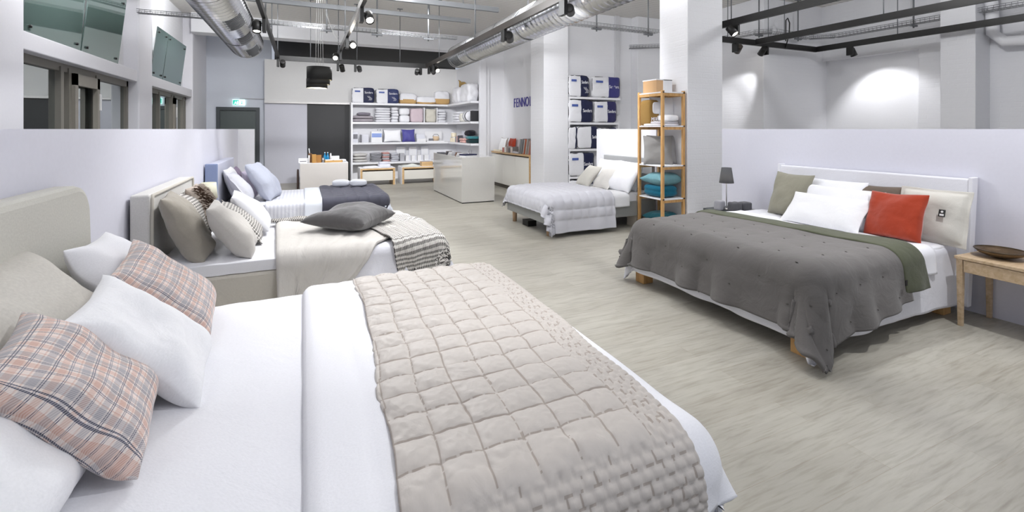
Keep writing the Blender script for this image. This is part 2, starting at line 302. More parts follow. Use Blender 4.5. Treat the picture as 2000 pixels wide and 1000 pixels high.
def pillow(name,m,w,h,t,c,wd,ud,label=None,cat='pillow',group=None,rest=None,flange=0,pinch=.07,seed=1,crump=.008,fm=None,n=30,bend=0,sag=.18,parent=None,ruffle=0,dent=0):
    """stuffed cushion; c centre, wd width direction, ud up direction"""
    u=np.linspace(-1,1,n+1); u=np.sign(u)*np.abs(u)**.8; A,B=np.meshgrid(u,u,indexing='ij')
    fx=fy=1-flange
    a=np.clip(np.abs(A)/fx,0,1); b=np.clip(np.abs(B)/fy,0,1)
    T=t/2*((1-a**2.8)*(1-b**2.8))**.46*(1-sag*B)
    X=A*w/2*(1-pinch*(1-B**2)); Y=B*h/2*(1-pinch*(1-A**2))
    nz=sn(A*w/2,B*h/2,16/max(w,.3)*.5,seed); nz2=sn(A*w/2,B*h/2,60*.5/max(w,.3),seed+9)
    edge=np.maximum(abs(A),abs(B))**3
    off=crump*nz*1.2+bend*(B**2)+crump*.9*edge*sn(A,B,6,seed+3)
    if dent: off=off; T=T*(1-dent*np.exp(-((A/.35)**2))*np.clip((B+.2),0,1)); Y=Y-dent*.12*h*np.exp(-((A/.3)**2))*np.clip(B,0,1)**2
    T=T*(1+.10*nz)+crump*.35*nz2*np.clip(T/(t/2),0,1)
    if ruffle: off=off+ruffle*np.clip((np.maximum(abs(A),abs(B))-.9)/.1,0,1)*np.sin(30*(A+B*1.3))
    V=np.concatenate([np.stack([X,Y,T+off+.002*(T>-1)],-1).reshape(-1,3),np.stack([X,Y,-T+off-.002],-1).reshape(-1,3)])
    k=(n+1)**2; I=np.arange(k).reshape(n+1,n+1); F=np.stack([I[:-1,:-1],I[1:,:-1],I[1:,1:],I[:-1,1:]],-1).reshape(-1,4); F2=F[:,::-1]+k
    ring=np.concatenate([I[:,0],I[-1,1:],I[-2::-1,-1],I[0,-2:0:-1]]); r2=np.roll(ring,-1); F3=np.stack([ring,ring+k,r2+k,r2],-1)
    FF=np.concatenate([F,F2,F3])
    me=bpy.data.meshes.new(name); 
    wv=Vector(wd).normalized(); uv_=Vector(ud); uv_=(uv_-wv*uv_.dot(wv)).normalized(); nn=wv.cross(uv_); M=Matrix((wv,uv_,nn)).transposed()
    Mn=np.array(M); Wv=V@Mn.T; c=list(c)
    if rest is not None: c[2]=rest-Wv[:,2].min()-.012
    me.vertices.add(len(V)); me.vertices.foreach_set('co',V.astype(np.float32).ravel()); me.loops.add(FF.size); me.loops.foreach_set('vertex_index',FF.ravel().astype(np.int32)); me.polygons.add(len(FF)); me.polygons.foreach_set('loop_start',(np.arange(len(FF))*4).astype(np.int32)); me.polygons.foreach_set('use_smooth',np.ones(len(FF),bool))
    uvl=me.uv_layers.new(name='UVMap'); uvl.data.foreach_set('uv',V[FF.ravel()][:,:2].astype(np.float32).ravel())
    me.materials.append(m)
    if fm: 
        me.materials.append(fm); cen=np.stack([A,B],-1).reshape(-1,2); cc=np.abs(np.concatenate([cen,cen])[FF].mean(1)).max(1); me.polygons.foreach_set('material_index',(cc>1-flange).astype(np.int32))
    me.update(calc_edges=True); me.validate()
    o=bpy.data.objects.new(name,me); COL.objects.link(o); M4=M.to_4x4(); M4.translation=Vector(c); o.matrix_world=M4
    if parent is not None: o.parent=parent
    elif label: tag(o,label,cat,group)
    sb=o.modifiers.new('sub','SUBSURF'); sb.levels=1; sb.render_levels=1
    return o
def softbox(name,m,w,d,h,parent=None,p=7,seed=0,crump=.004,n=12,loc=(0,0,0),rz=0,keep=None,grow=0,label=None,cat=None,group=None,layers=0):
    """rounded, slightly crumpled block standing on z=0"""
    u=np.linspace(-1,1,n+1); vs=[];fs=[];o0=0
    for ax in range(3):
        for sg in(-1,1):
            A,B=np.meshgrid(u,u,indexing='ij'); C=np.full_like(A,sg); q=[None]*3; q[ax]=C; q[(ax+1)%3]=A; q[(ax+2)%3]=B
            vs.append(np.stack(q,-1).reshape(-1,3)); I=np.arange((n+1)**2).reshape(n+1,n+1)+o0; f=np.stack([I[:-1,:-1],I[1:,:-1],I[1:,1:],I[:-1,1:]],-1).reshape(-1,4)
            fs.append(f if sg>0 else f[:,::-1]); o0+=(n+1)**2
    V=np.concatenate(vs); F=np.concatenate(fs); l=(np.abs(V)**p).sum(1)**(1/p); V=V/l[:,None]*1.0
    if layers: V[:,:2]*=(1-.05*np.abs(np.cos(PI*(V[:,2:3]+1)/2*layers))**6)
    Q=V*np.array([w/2+grow,d/2+grow,h/2+grow])
    q=crump*(sn(Q[:,0]+Q[:,1]*.3,Q[:,2]+Q[:,1],18,seed)+.5*sn(Q[:,0],Q[:,2]-Q[:,1],45,seed+2)); Q=Q+V*q[:,None]; Q[:,2]+=h/2; Q[:,2]=np.maximum(Q[:,2],0)
    if keep is not None:
        cen=V[F].mean(1); F=F[keep(cen)]
    me=bpy.data.meshes.new(name); me.from_pydata(Q.tolist(),[],F.tolist()); bm=bmesh.new(); bm.from_mesh(me); bmesh.ops.remove_doubles(bm,verts=bm.verts,dist=1e-4)
    for x in [x for x in bm.verts if not x.link_faces]: bm.verts.remove(x)
    uvl=bm.loops.layers.uv.new('UVMap')
    for f in bm.faces:
        f.smooth=True
        for lp in f.loops: co=lp.vert.co; lp[uvl].uv=(co.x+co.y*.7,co.z+co.y*.7)
    bm.to_mesh(me); bm.free(); me.materials.append(m)
    o=bpy.data.objects.new(name,me); COL.objects.link(o); o.parent=parent; o.location=loc; o.rotation_euler=(0,0,rz)
    if label: tag(o,label,cat,group)
    return o
def letters(txt,size,m,parent,loc,xd,ud,name='lettering',depth=.004,one=True,sx=1,gap=0):
    """writing as real extruded letters; xd reading direction, ud up"""
    cu=bpy.data.curves.new('t','FONT'); cu.body=txt; cu.size=size; cu.extrude=depth/2; cu.align_x='LEFT'; to=bpy.data.objects.new('t',cu); COL.objects.link(to)
    bpy.context.view_layer.update(); me=bpy.data.meshes.new_from_object(to.evaluated_get(bpy.context.evaluated_depsgraph_get())); bpy.data.objects.remove(to)
    me.materials.clear(); me.materials.append(m); o=bpy.data.objects.new(name,me); COL.objects.link(o); o.parent=parent
    X=Vector(xd).normalized(); U=Vector(ud).normalized(); M=Matrix((X*sx,U,X.cross(U))).transposed().to_4x4(); M.translation=Vector(loc); o.matrix_local=M; return o
# ---------------------------------------------------------------- the room
CZ=4.3
struct(bx('floor',floor_mat(),-2.75,11.2,-3,16.8,-.1,0))
struct(bx('ceiling',slat_mat('ceiling_boards','#dedbd6'),-2.75,11.2,-3,14.6,CZ,CZ+.1))
DV=mat('unlit_void_grey','#5f5d5a',.8)  # grey carries the darkness of the unlit space above the partition
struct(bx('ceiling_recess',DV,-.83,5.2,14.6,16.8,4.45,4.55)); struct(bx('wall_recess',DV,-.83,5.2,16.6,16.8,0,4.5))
# left wall: piers, beam, sills, windows
PIER=mat('wall_paint_left','#dcdbe0',.75,bump=.05,scale=50)
for i,(a,b) in enumerate(((-3,5.88),(9.23,9.95),(13.2,14.9))): struct(bx('wall_left_pier_%d'%(i+1),PIER,-2.75,-2.4,a,b,0,CZ,bevel=.02))
for i,(a,b) in enumerate(((5.88,9.23),(9.95,13.2))):
    struct(bx('wall_left_sill_%d'%(i+1),PIER,-2.75,-2.5,a,b,0,1.0)); struct(bx('trim_%d'%(i+1),PIER,-2.75,-2.42,a,b,2.31,2.49,bevel=.01)); struct(bx('wall_left_upper_%d'%(i+1),BRK,-2.75,-2.6,a,b,2.49,CZ))
WG=glass_mat('window_glass','#8fa6b0',.55,.02)
for i,(a,b,ms) in enumerate(((5.88,9.23,(6.98,7.18,7.98)),(9.95,13.2,(10.95,11.9,12.1,12.9)))):
    f=MB(); X0,X1=-2.62,-2.54
    f.box(X0,X1,a,b,2.22,2.31); f.box(X0,X1,a,b,1.0,1.07); f.box(X0,X1,b-.07,b,1,2.31); f.box(X0,X1,a,a+.05,1,2.31)
    for y in ms: f.box(X0,X1+.015,y-.035,y+.035,1.0,2.27)
    w=struct(f.build('window_%d'%(i+1),BROWNG)); c=w.location
    bx('pane',WG,X0+.03-c.x,X0+.04-c.x,a-c.y,b-c.y,1.03-c.z,2.27-c.z,parent=w)
    s=MB(); y0,y1=ms[1],ms[2]; s.box(-2.54,-2.49,y0+.03,y0+.11,1.05,2.22); s.box(-2.54,-2.49,y1-.11,y1-.03,1.05,2.22); s.box(-2.54,-2.49,y0+.03,y1-.03,2.08,2.22); s.box(-2.54,-2.49,y0+.03,y1-.03,1.05,1.12)
    o=s.build('sash',mat('sash_paint','#8b867d',.5),w,center=False); o.location=-c
    hg=MB().box(-2.49,-2.475,y1-.05,y1-.02,1.8,2.02).build('hinge',mat('white_plastic','#dddddd',.4),w,center=False); hg.location=-c
# dark backdrop wall added so windows stay dim, dusk in its colour; street ground
struct(MB().box(-7.2,-7,2,18,0,6).build('wall_dusk_backdrop',brick_mat('dusk_backdrop_brick','#57656b')))
struct(MB().box(-7.2,-2.75,-3,20,-.3,-.1).build('ground_outside',mat('asphalt','#3a3f42',.8)))
# leaning glass panes on the beam
GG=glass_mat('tinted_glass','#86a39c',.72,.03,'#7f9892'); CL=mat('clamp_metal','#222222',.4,.6)
def pane(a,b,z0,z1,label):
    t=thing('glass_panel',label,'glass panel',(-2.44,(a+b)/2,z0),group=None); w=(b-a)/2
    MB().prism([(-.0,0),(.012,0),(.112,z1-z0),(.1,z1-z0)],-w,w,'y').build('glass_pane',GG,t)
    for sy in (-w+.12,w-.12):
        for zz in (.06,z1-z0-.08):
            MB().tube([(-.02+.1*zz/(z1-z0),sy,zz),(.03+.1*zz/(z1-z0),sy,zz)],.016).build('clamp',CL,t)
pane(5.9,7.16,2.49,3.9,'large green tinted glass panel above the near window, left of its pair')
pane(7.19,8.4,2.49,3.42,'large green tinted glass panel above the near window, right of its pair beside bare wall')
pane(9.97,10.68,2.49,3.36,'green tinted glass panel above the far window beside the white pier')
pane(10.71,12.15,2.49,3.36,'green tinted glass panel above the far window at the end nearer the door')
# rear wall, door, partition
BW=mat('wall_paint_back_left','#cfd3dc',.75)
w=MB(); w.box(-2.75,-2.17,14.9,15.1,0,CZ); w.box(-1.12,-.83,14.9,15.1,0,CZ); w.box(-2.17,-1.12,14.9,15.1,2.16,CZ); struct(w.build('wall_back_left',BW))
d=MB(); d.box(-2.17,-2.08,14.85,14.95,0,2.16); d.box(-1.21,-1.12,14.85,14.95,0,2.16); d.box(-2.08,-1.21,14.85,14.95,2.07,2.16); df=struct(d.build('door_1',DGREY)); 
o=MB().box(-2.08,-1.21,14.9,14.94,0,2.07).build('door_leaf',mat('door_grey','#4b5352',.45),df,center=False); o.location=-df.location
struct(bx('wall_back_partition',mat('partition_low','#c6c6cf',.7),-.98,.11,14.65,14.78,0,2.3)); struct(bx('wall_back_partition_upper',mat('partition_paint','#dad9d8',.7),-.98,4.62,14.6,14.78,2.3,3.51))
struct(bx('wall_back_right',WH,1.28,4.62,14.68,14.78,0,2.3))
p=thing('sliding_door','matt black sliding door panel in the rear wall left of the shelves','door',(.69,14.66,0)); bx('door_leaf',mat('black_panel','#1b1b1d',.5),-.58,.59,0,.05,0,2.28,parent=p)
tag(bx('door_track',mat('track_metal','#b7b4b2',.4,.4),-.98,1.28,14.56,14.6,2.28,2.33),'slim metal rail running above the black sliding door','rail')
struct(bx('trim_beam',WH,-2.4,5.0,13.0,13.45,3.85,CZ))
struct(bx('wall_right_rear',WH,4.62,4.72,11.95,14.78,0,3.51)); struct(bx('wall_right_rear_end',WH2,4.43,4.62,11.9,12.0,0,3.51,bevel=.004))
struct(bx('wall_niche_back',WH,4.62,5.3,12.0,12.15,0,CZ)); struct(bx('wall_niche_side',WH,5.2,5.35,9.5,12.0,0,CZ))
struct(bx('column_1',BRK,4.78,5.40,8.86,9.5,0,CZ,bevel=.008))
struct(bx('wall_brick',BRK,5.4,8.9,9.2,9.35,0,CZ)); struct(bx('wall_brick_pilaster',BRK,7.42,8.7,8.95,9.2,0,CZ,bevel=.01))
struct(bx('column_2',BRK,5.25,5.97,5.2,5.8,0,CZ,bevel=.008))
struct(bx('wall_right_side_1',BRK,8.7,8.88,6.55,9.2,0,CZ,bevel=.01)); struct(bx('wall_right_back',BRK,8.88,10.9,6.6,6.75,0,CZ))
w=MB(); w.box(10.7,10.95,-3,4.8,0,CZ); w.box(10.7,10.95,4.8,6.6,3.08,CZ); struct(w.build('wall_right',BRK)); struct(bx('wall_right_recess',WH,10.86,10.95,4.8,6.6,0,3.08))
struct(bx('wall_right_pilaster',BRK,10.2,10.7,3.8,4.27,0,CZ,bevel=.01))
struct(MB().tube([(10.5,-1,2.96),(10.5,3.2,2.96),(10.5,3.55,2.99),(10.52,3.7,3.15),(10.52,3.74,CZ)],.085,12).build('pipe_white',WH))
tag(bx('cable_duct',mat('duct_white','#cfcfd2',.5),xY(1200,9.19),xY(1208,9.19),9.14,9.2,1.9,CZ),'slim vertical cable duct on the white brick wall above the bedding bags','cable duct')
# bed partitions
PP=mat('bed_partition_paint','#dddde8',.6)
struct(bx('wall_bed_partition_left',PP,-1.24,-1.12,-1.5,10.1,0,1.55)); struct(bx('wall_bed_partition_left_return',WH2,-1.24,-.85,10.1,10.2,0,1.55))
struct(bx('wall_bed_partition_right',PP,5.17,5.27,-1.5,4.51,0,1.55)); struct(bx('wall_bed_partition_middle',WH2,5.2,5.28,5.82,7.48,0,1.55))
# exit sign
t=thing('exit_sign','lit green and white emergency exit sign on the wall above the grey door','exit sign',(-1.63,14.89,2.21))
bx('housing',mat('sign_white','#d8fff8',.4,emit=1.0),-.15,.15,-.035,0,0,.16,parent=t)
SG=mat('sign_green','#00a890',.4,emit=.7); bx('green_field',SG,-.142,.0,-.042,-.036,.012,.148,parent=t)
g=MB(); g.tube([(-.085,-.048,.118),(-.084,-.048,.117)],.013); g.tube([(-.085,-.047,.1),(-.075,-.047,.065),(-.1,-.047,.045),(-.118,-.047,.03)],.009); g.tube([(-.075,-.047,.065),(-.05,-.047,.03)],.008); g.tube([(-.105,-.047,.08),(-.083,-.047,.095),(-.055,-.047,.085)],.006); g.build('running_figure',mat('sign_white',''),t)
bx('doorway_mark',mat('sign_white',''),-.045,-.012,-.046,-.042,.025,.12,parent=t)
g=MB(); g.box(.065,.078,-.042,-.036,.05,.13); g.prism([(.05,.06),(.072,.03),(.094,.06)],-.042,-.036,'y'); g.build('arrow',SG,t)
bx('cable_cover',mat('conduit','#a9a7a8',.5),.02,.69,-.02,.0,.185,.2,parent=t)
# wall lettering, seen up to the column
t=thing('wall_lettering','thin dark blue wall lettering reading FENNO, cut off by the white column','lettering',(5.19,11.33,2.15))
BL=mat('letter_blue','#3b2f8f',.5)
yy=0
for ch,wd_ in zip('FENNOL',(.15,.15,.2,.2,.23,.15)):
    letters(ch,.35,BL,t,(0,-yy,-.02),(0,-1,0),(0,0,1),'letter',.012,sx=.74); yy+=wd_*1.02
# ---------------------------------------------------------------- ceiling installations
def rail(name,p0,p1,w,h,m,rods,label,cat,rod_m=STRUT,rod_r=.008,grp=None,plate=True):
    a,b=Vector(p0),Vector(p1); c=(a+b)/2; t=thing(name,label,cat,c,group=grp); d=(b-a)
    if abs(d.x)>abs(d.y): bx('rail',m,-abs(d.x)/2,abs(d.x)/2,-w/2,w/2,-h/2,h/2,parent=t)
    else: bx('rail',m,-w/2,w/2,-abs(d.y)/2,abs(d.y)/2,-h/2,h/2,parent=t)
    for f in rods:
        q=a+d*f-c; g=MB().tube([(q.x,q.y,h/2),(q.x,q.y,CZ-c.z)],rod_r,8)
        if plate: g.box(q.x-.06,q.x+.06,q.y-.03,q.y+.03,CZ-c.z-.012,CZ-c.z)
        g.build('suspension_rod',rod_m,t)
    return t
TG='black lighting tracks of the rear frame'
rail('lighting_track',(-.46,-.5,3.02),(-.46,10.65,3.02),.045,.08,BLK,(.5,.8,.97),'black lighting track running towards the back on the left, beside the short duct','lighting track')
rail('lighting_track',(.63,3.6,3.02),(.63,9.9,3.02),.045,.08,mat('chrome_track','#8a8886',.25,.8),(.35,.7,.95),'shiny middle lighting track above the drum pendant lamp','lighting track')
rail('lighting_track',(2.63,-.5,3.02),(2.63,10.65,3.02),.045,.09,mat('bronze_track','#3a3531',.4,.3),(.45,.7,.9),'dark lighting track running along the left side of the long round duct','lighting track')
rail('lighting_track',(-.48,10.67,3.02),(2.65,10.67,3.02),.045,.1,BLK,(.2,.5,.8),'black cross track in front of the rear wall above the shelves','lighting track')
rail('lighting_track',(10.0,-1,3.25),(10.0,6.26,3.25),.05,.11,BLK,(.5,.8),'black lighting track furthest right, along the right brick wall','lighting track')
rail('lighting_track',(8.07,-1,3.25),(8.07,6.23,3.25),.05,.11,BLK,(.4,.7,.92),'middle black track of the three above the right bed area','lighting track')
rail('lighting_track',(6.24,1.2,3.25),(6.24,6.28,3.25),.05,.11,BLK,(.8,),'black lighting track that ends at the big white column, top of the right bed area','lighting track')
rail('lighting_track',(6.24,6.3,3.25),(10.02,6.3,3.25),.05,.11,BLK,(.3,.6),'black cross track at the rear of the right bed area','lighting track')
g=MB().tube([(8.75,6.1,3.3),(8.75,6.1,3.55),(8.78,6.12,3.72),(8.88,6.15,3.78),(8.98,6.18,3.7),(9.0,6.2,3.5),(9.0,6.28,3.2)],.011,8).build('cable',BLK); tag(g,'black cable looping above the corner of the right lighting tracks','cable')
# zinc struts across the ceiling
rail('ceiling_strut',(-2.4,8.3,3.6),(2.9,8.3,3.6),.05,.075,STRUT,(.15,.4,.62,.85),'zinc strut rail across the ceiling, the rear one of the two solid rails','ceiling rail')
rail('ceiling_strut',(-1.2,7.4,3.62),(3.1,7.4,3.62),.05,.08,STRUT,(.3,.6,.85),'zinc strut rail across the ceiling, the front one of the two solid rails','ceiling rail')
rail('ceiling_strut',(.8,5.6,3.7),(2.4,5.6,3.7),.04,.05,STRUT,(.2,.8),'short zinc strut rail at the top edge left of the long duct','ceiling rail')
def tray(name,pts,label,rods,w=.12,h=.05):
    """wire mesh cable tray through pts"""
    c=Vector(pts[0]); t=thing(name,label,'cable tray',c); g=MB()
    P=[Vector(p)-c for p in pts]
    for i in range(len(P)-1):
        a,b=P[i],P[i+1]; d=(b-a); L=d.length; d.normalize(); n=Vector((-d.y,d.x,0))*w/2; u=Vector((0,0,h))
        for o in (n,-n,n*.33,-n*.33): g.tube([a+o,b+o],.0045,4)
        for o in (n,-n): g.tube([a+o+u,b+o+u],.006,4); g.tube([a+o+u*.5,b+o+u*.5],.004,4)
        k=int(L/.07)
        for j in range(k): q=a+d*(j+.5)*L/k; g.tube([q+n+u,q+n,q-n,q-n+u],.0035,4,False)
    g.build('wire_mesh',GALV,t)
    for x,y in rods:
        q=Vector((x,y,0))-Vector((c.x,c.y,0)); g=MB().tube([(q.x,q.y,-.08),(q.x,q.y,CZ-c.z)],.014,6); g.box(q.x-.07,q.x+.07,q.y-.03,q.y+.03,CZ-c.z-.015,CZ-c.z); g.box(q.x-.1,q.x+.1,q.y-.02,q.y+.02,-.05,-.02); g.build('hanger',STRUT,t)
tray('cable_tray',[(-2.4,9.15,3.4),(2.9,9.15,3.4)],'wire mesh cable tray crossing the ceiling behind the drum pendant lamp',[(-.6,9.15),(.4,9.15),(1.3,9.15),(2.3,9.15)])
tray('cable_tray',[(3.9,7.05,3.42),(6.3,7.05,3.42)],'wire mesh cable tray between the long duct and the big white column',[(4.9,7.05),(6.1,7.05)],w=.2)
tray('cable_tray',[(7.2,9.0,3.5),(8.35,8.2,3.5),(8.45,6.6,3.5),(8.7,6.35,3.5),(10.0,6.42,3.5),(10.35,6.1,3.5),(10.35,-1,3.5)],'wire mesh cable tray bending along the brick walls above the right bed area',[(8.2,8.0),(8.5,6.5),(9.6,6.42),(10.3,4.7)],w=.16,h=.07)
# spiral ducts
def duct(X,y0,y1,z,R,label,grilles):
    t=thing('ventilation_duct',label,'duct',(X,y1,z)); v=MB(); prof=[]; y=y0
    n=int((y1-y0)/.115)
    for k in range(n):
        a=y0+(y1-y0)*k/n; prof+= [(R,a),(R,a+.088),(R+.02,a+.096),(R+.02,a+.106),(R,a+.113)]
    prof.append((R,y1)); m=40; V=[];F=[]
    for r,yy in prof:
        for k in range(m): A=2*PI*k/m; V.append((r*math.cos(A),yy-y1,r*math.sin(A)))
    for i in range(len(prof)-1):
        for k in range(m): F.append((i*m+k,i*m+(k+1)%m,(i+1)*m+(k+1)%m,(i+1)*m+k))
    v.add(V,F,True); v.build('tube',mat('spiral_duct_metal','#c2c3c6',.22,.92,var=.05,scale=9),t)
    e=MB(); pr=[(R+.012,-.06),(R+.012,.0),(R-.015,.035),(.02,.035),(0.001,.035)]; V=[];F=[]
    for r,yy in pr:
        for k in range(m): A=2*PI*k/m; V.append((r*math.cos(A),yy,r*math.sin(A)))
    for i in range(len(pr)-1):
        for k in range(m): F.append((i*m+k,i*m+(k+1)%m,(i+1)*m+(k+1)%m,(i+1)*m+k))
    e.add(V,F,True); e.build('end_cap',GALV,t)
    for (g0,g1,a0,a1) in grilles:
        def patch(r,g0,g1,a0,a1,k=8):
            V=[];F=[]
            for j in range(2):
                for i in range(k+1): A=math.radians(a0+(a1-a0)*i/k); V.append((r*math.cos(A),(g0,g1)[j],r*math.sin(A)))
            for i in range(k): F.append((i,i+1,k+2+i,k+1+i))
            return V,F
        b=MB(); b.add(*patch(R+.014,g0,g1,a0,a1)); o=b.build('grille_frame',mat('grille_metal','#a9abad',.4,.6),t); md=o.modifiers.new('t','SOLIDIFY'); md.thickness=.014
        s=MB(); ns=9
        for j in range(ns): yy=g0+.03+(g1-g0-.06)*(j)/ns; s.add(*patch(R+.02,yy,yy+(g1-g0-.06)/ns*.55,a0+6,a1-6))
        o=s.build('grille_slats',mat('grille_slat','#5c5e60',.5,.5),t); md=o.modifiers.new('t','SOLIDIFY'); md.thickness=.006
    for yy in np.arange(y1-1.2,y0,-2.4):
        g=MB(); k=24; g.tube([( (R+.012)*math.cos(2*PI*i/k),yy-y1,(R+.012)*math.sin(2*PI*i/k)) for i in range(k+1)],.01,5); g.tube([(0,yy-y1,R),(0,yy-y1,CZ-z)],.008,6); g.build('suspension_ring',STRUT,t)
duct(-.84,-1.5,8.6,2.95,.23,'short spiral ventilation duct with grilles hanging at the upper left',[(-.75,-.2,-80,-25),(-1.75,-1.2,-80,-25),(-2.8,-2.2,-80,-25),(-.3,-.02,-75,-35)])
duct(3.2,-1.5,10.05,3.19,.235,'long spiral ventilation duct crossing the upper middle of the room',[(-.72,-.12,-165,-100),(-4.2,-3.5,170,200)])
# track spotlights
def head_():
    t=thing('track_spotlight','','spotlight',(0,0,0))
    bx('driver_box',BLK,-.022,.022,-.06,.06,-.17,-.0,parent=t,bevel=.003)
    MB().tube([(0,0,-.05),(.055,0,-.06),(.075,0,-.1)],.008,8).build('arm',BLK,t)
    h=bpy.data.objects.new('lamp_head',None)
    return t
def head(loc,tgt,label,w=0,deg=50,lit=True,R=.052,L=.16,side=1,grp=None):
    t=thing('track_spotlight',label,'spotlight',loc,group=grp)
    bx('driver_box',BLK,-.022,.022,-.06,.06,-.17,0,parent=t,bevel=.003)
    pv=Vector((.085*side,0,-.1)); MB().tube([(0,0,-.05),(.05*side,0,-.055),pv],.008,8).build('arm',BLK,t)
    d=(Vector(tgt)-Vector(loc)-pv).normalized(); q=d.to_track_quat('Z','Y'); 
    o=MB().lathe([(R*.8,-L*.45),(R*.95,-L*.44),(R,-L*.35),(R,L*.5),(R-.006,L*.5),(R-.012,L*.4)],(0,0,0),20).build('lamp_head',BLK if lit!=2 else mat('bronze_head','#4a423c',.4,.4),t); o.location=pv; o.rotation_euler=q.to_euler()
    l=MB().lathe([(R-.01,L*.41),(R*.5,L*.43),(.001,L*.44)],(0,0,0),20,False).build('lens',mat('lamp_lens','#fff6e8',.3,emit=14),o)
    if w:
        p=Vector(loc)+pv+d*(L*.56); spot(p,tgt,w,deg,.55,.03)
    return t
zt=2.98
head((-.46,yX(516,-.46),zt),(-.5,5.9,0),'black track spotlight nearest the short duct, pointing straight down',45,60,side=-1)
head((-.46,10.45,zt),(-.5,14.0,.9),'black track spotlight at the left corner of the rear track frame',25,50)
head((.63,yX(706,.63),zt),(.9,3.5,.8),'lit spotlight on the shiny middle track at the very top edge',25,60)
head((.63,yX(678,.63),zt),(.55,3.4,1.0),'glaring lit spotlight on the shiny middle track with a star of light',25,60)
head((.63,yX(665,.63),zt),(.2,6.0,.9),'lit spotlight at the rear end of the shiny middle track',25,60,side=-1)
head((xY(660,10.67),10.67,zt),(1.6,13.0,0),'black spotlight under the rear cross track, turned sideways behind the lit ones',80,90)
head((xY(694,10.67),10.67,zt),(1.9,14.6,1.7),'black spotlight on the rear cross track aimed at the top shelf',90,85,side=1)
head((2.5,10.67,zt),(3.0,14.4,1.4),'black spotlight hanging right of the rear frame corner, aimed at the shelves',95,85,side=-1)
head((2.63,yX(838,2.63),zt),(4.5,13.2,1.5),'left one of the two close spotlights on the dark track near the duct end',70,80,side=1)
head((2.63,yX(846,2.63),zt),(3.0,6.6,.5),'right one of the two close spotlights near the duct end, lens towards the room',30,70,side=1)
head((2.63,yX(984,2.63),zt),(5.1,10.4,1.9),'black spotlight on the dark track hanging in front of the long duct',75,42,side=1,R=.06,L=.2)
head((2.63,yX(1100,2.63),zt),(6.3,9.1,2.2),'black spotlight on the dark track at the top edge above the long duct',150,62,side=1)
head((6.24,yX(1437,6.24),3.2),(6.6,3.2,.6),'lit black spotlight on the track end beside the big white column',28,80,side=-1,R=.06,L=.18)
head((xY(1436,6.3),6.3,3.2),(8.5,8.4,1.2),'lit bronze spotlight under the rear cross track of the right bed area',45,60,lit=2,R=.06,L=.17)
head((xY(1495,6.3),6.3,3.2),(8.6,7.6,1.9),'black spotlight under the rear cross track, right of the bronze one',45,55,side=-1,R=.06,L=.17)
head((10.0,yX(1660,10.0),3.2),(10.85,5.25,1.3),'black spotlight on the far right track aimed at the bright wall recess',50,105,side=1,R=.06,L=.17)
# drum pendant with three offset black shades
px_,py_=.26,8.66
t=thing('pendant_lamp','black pendant lamp of three stacked offset drum shades','pendant lamp',(px_,py_,2.62))
SH=mat('shade_black','#161513',.7); SI=mat('shade_inner','#fff3d0',.7,emit=.6)
for dx,r,z0,z1 in ((.0,.205,-.22,0.),(-.02,.19,-.30,-.205),(-.04,.17,-.365,-.285)):
    dx-=.0
    s=MB().lathe([(r,z0),(r,z1)],(dx,0,0),40,False).build('lamp_shade',SH,t); md=s.modifiers.new('t','SOLIDIFY'); md.thickness=.004
    MB().lathe([(r-.006,z0+.004),(.001,z0+.01)],(dx,0,0),40,False).build('diffuser',SI,s)
for x in (-.06,-.02,.02,.06): MB().tube([(x,0,-.01),(x*.6,0,CZ-2.62)],.0025,5).build('cord',mat('cord_white','#d8d8d6',.5),t)
for k,(zl,xe) in enumerate(((.62,.62),(.44,.60),(.30,.58))):
    pts=[(.05+.02*k,0,CZ-2.62)]; 
    for i in range(13): f=i/12; pts.append((.05+.02*k+(xe)*f**1.4,.6*f,1.2-.9*math.sin(min(1,f*1.35)*PI/2)*(1-zl*.5)+.25*max(0,f-.6)))
    MB().tube(pts,.0025,5).build('cord',mat('cord_white',''),t)
l=bpy.data.lights.new('pendant_bulb','POINT'); l.energy=6; l.shadow_soft_size=.05; o=bpy.data.objects.new('pendant_bulb',l); COL.objects.link(o); o.location=(px_,py_,2.22)
# ---------------------------------------------------------------- cloth materials
F_WHITE=fabric('white_cotton','#eeeef2',crease=.12); F_WHITE2=fabric('white_linen','#f0f0f2',crease=.3)
F_LINEN=fabric('natural_linen','#cbc7bf',weave=500,bump=.5,var=.14,crease=.15); F_LINENB=fabric('beige_linen','#cdc8bd',weave=500,bump=.4,crease=.25)
F_TAUPE=fabric('taupe_linen','#a09a8f',crease=.4); F_BEIGE=fabric('beige_cotton','#cdc9c3',crease=.35); F_PLAID=fabric('plaid_cloth','#f0e6e0',pattern='plaid',crease=.2,var=.02)
F_HOUND=fabric('houndstooth','#e6e2dc',pattern='hound',per=.024,c2='#55524f'); F_DARK=fabric('dark_grey_velvet','#5a5858',sheen=.5,crease=.4)
F_QUILT=fabric('pearl_satin_quilt','#c6bfb8',rough=.5,crease=.3,weave=300); F_HEAD=fabric('headboard_cream','#cac8bf',weave=600,bump=.5,var=.12,crease=.05)
F_HEAD2=fabric('headboard_white_linen','#d8d6d2',weave=600,bump=.5,var=.12,crease=.08)
F_BLUEG=fabric('blue_grey_cotton','#b4b8c6',crease=.4); F_GREYL=fabric('pale_grey_cotton','#c4c4cc',crease=.4); F_NAVYQ=fabric('charcoal_quilt','#4a4a56',rough=.6,crease=.2)
F_STRIPE=fabric('fine_stripe','#dcdde4',pattern='stripe',per=.045,c2='#c0c2cd'); F_PURP=fabric('dusty_purple','#84748c')
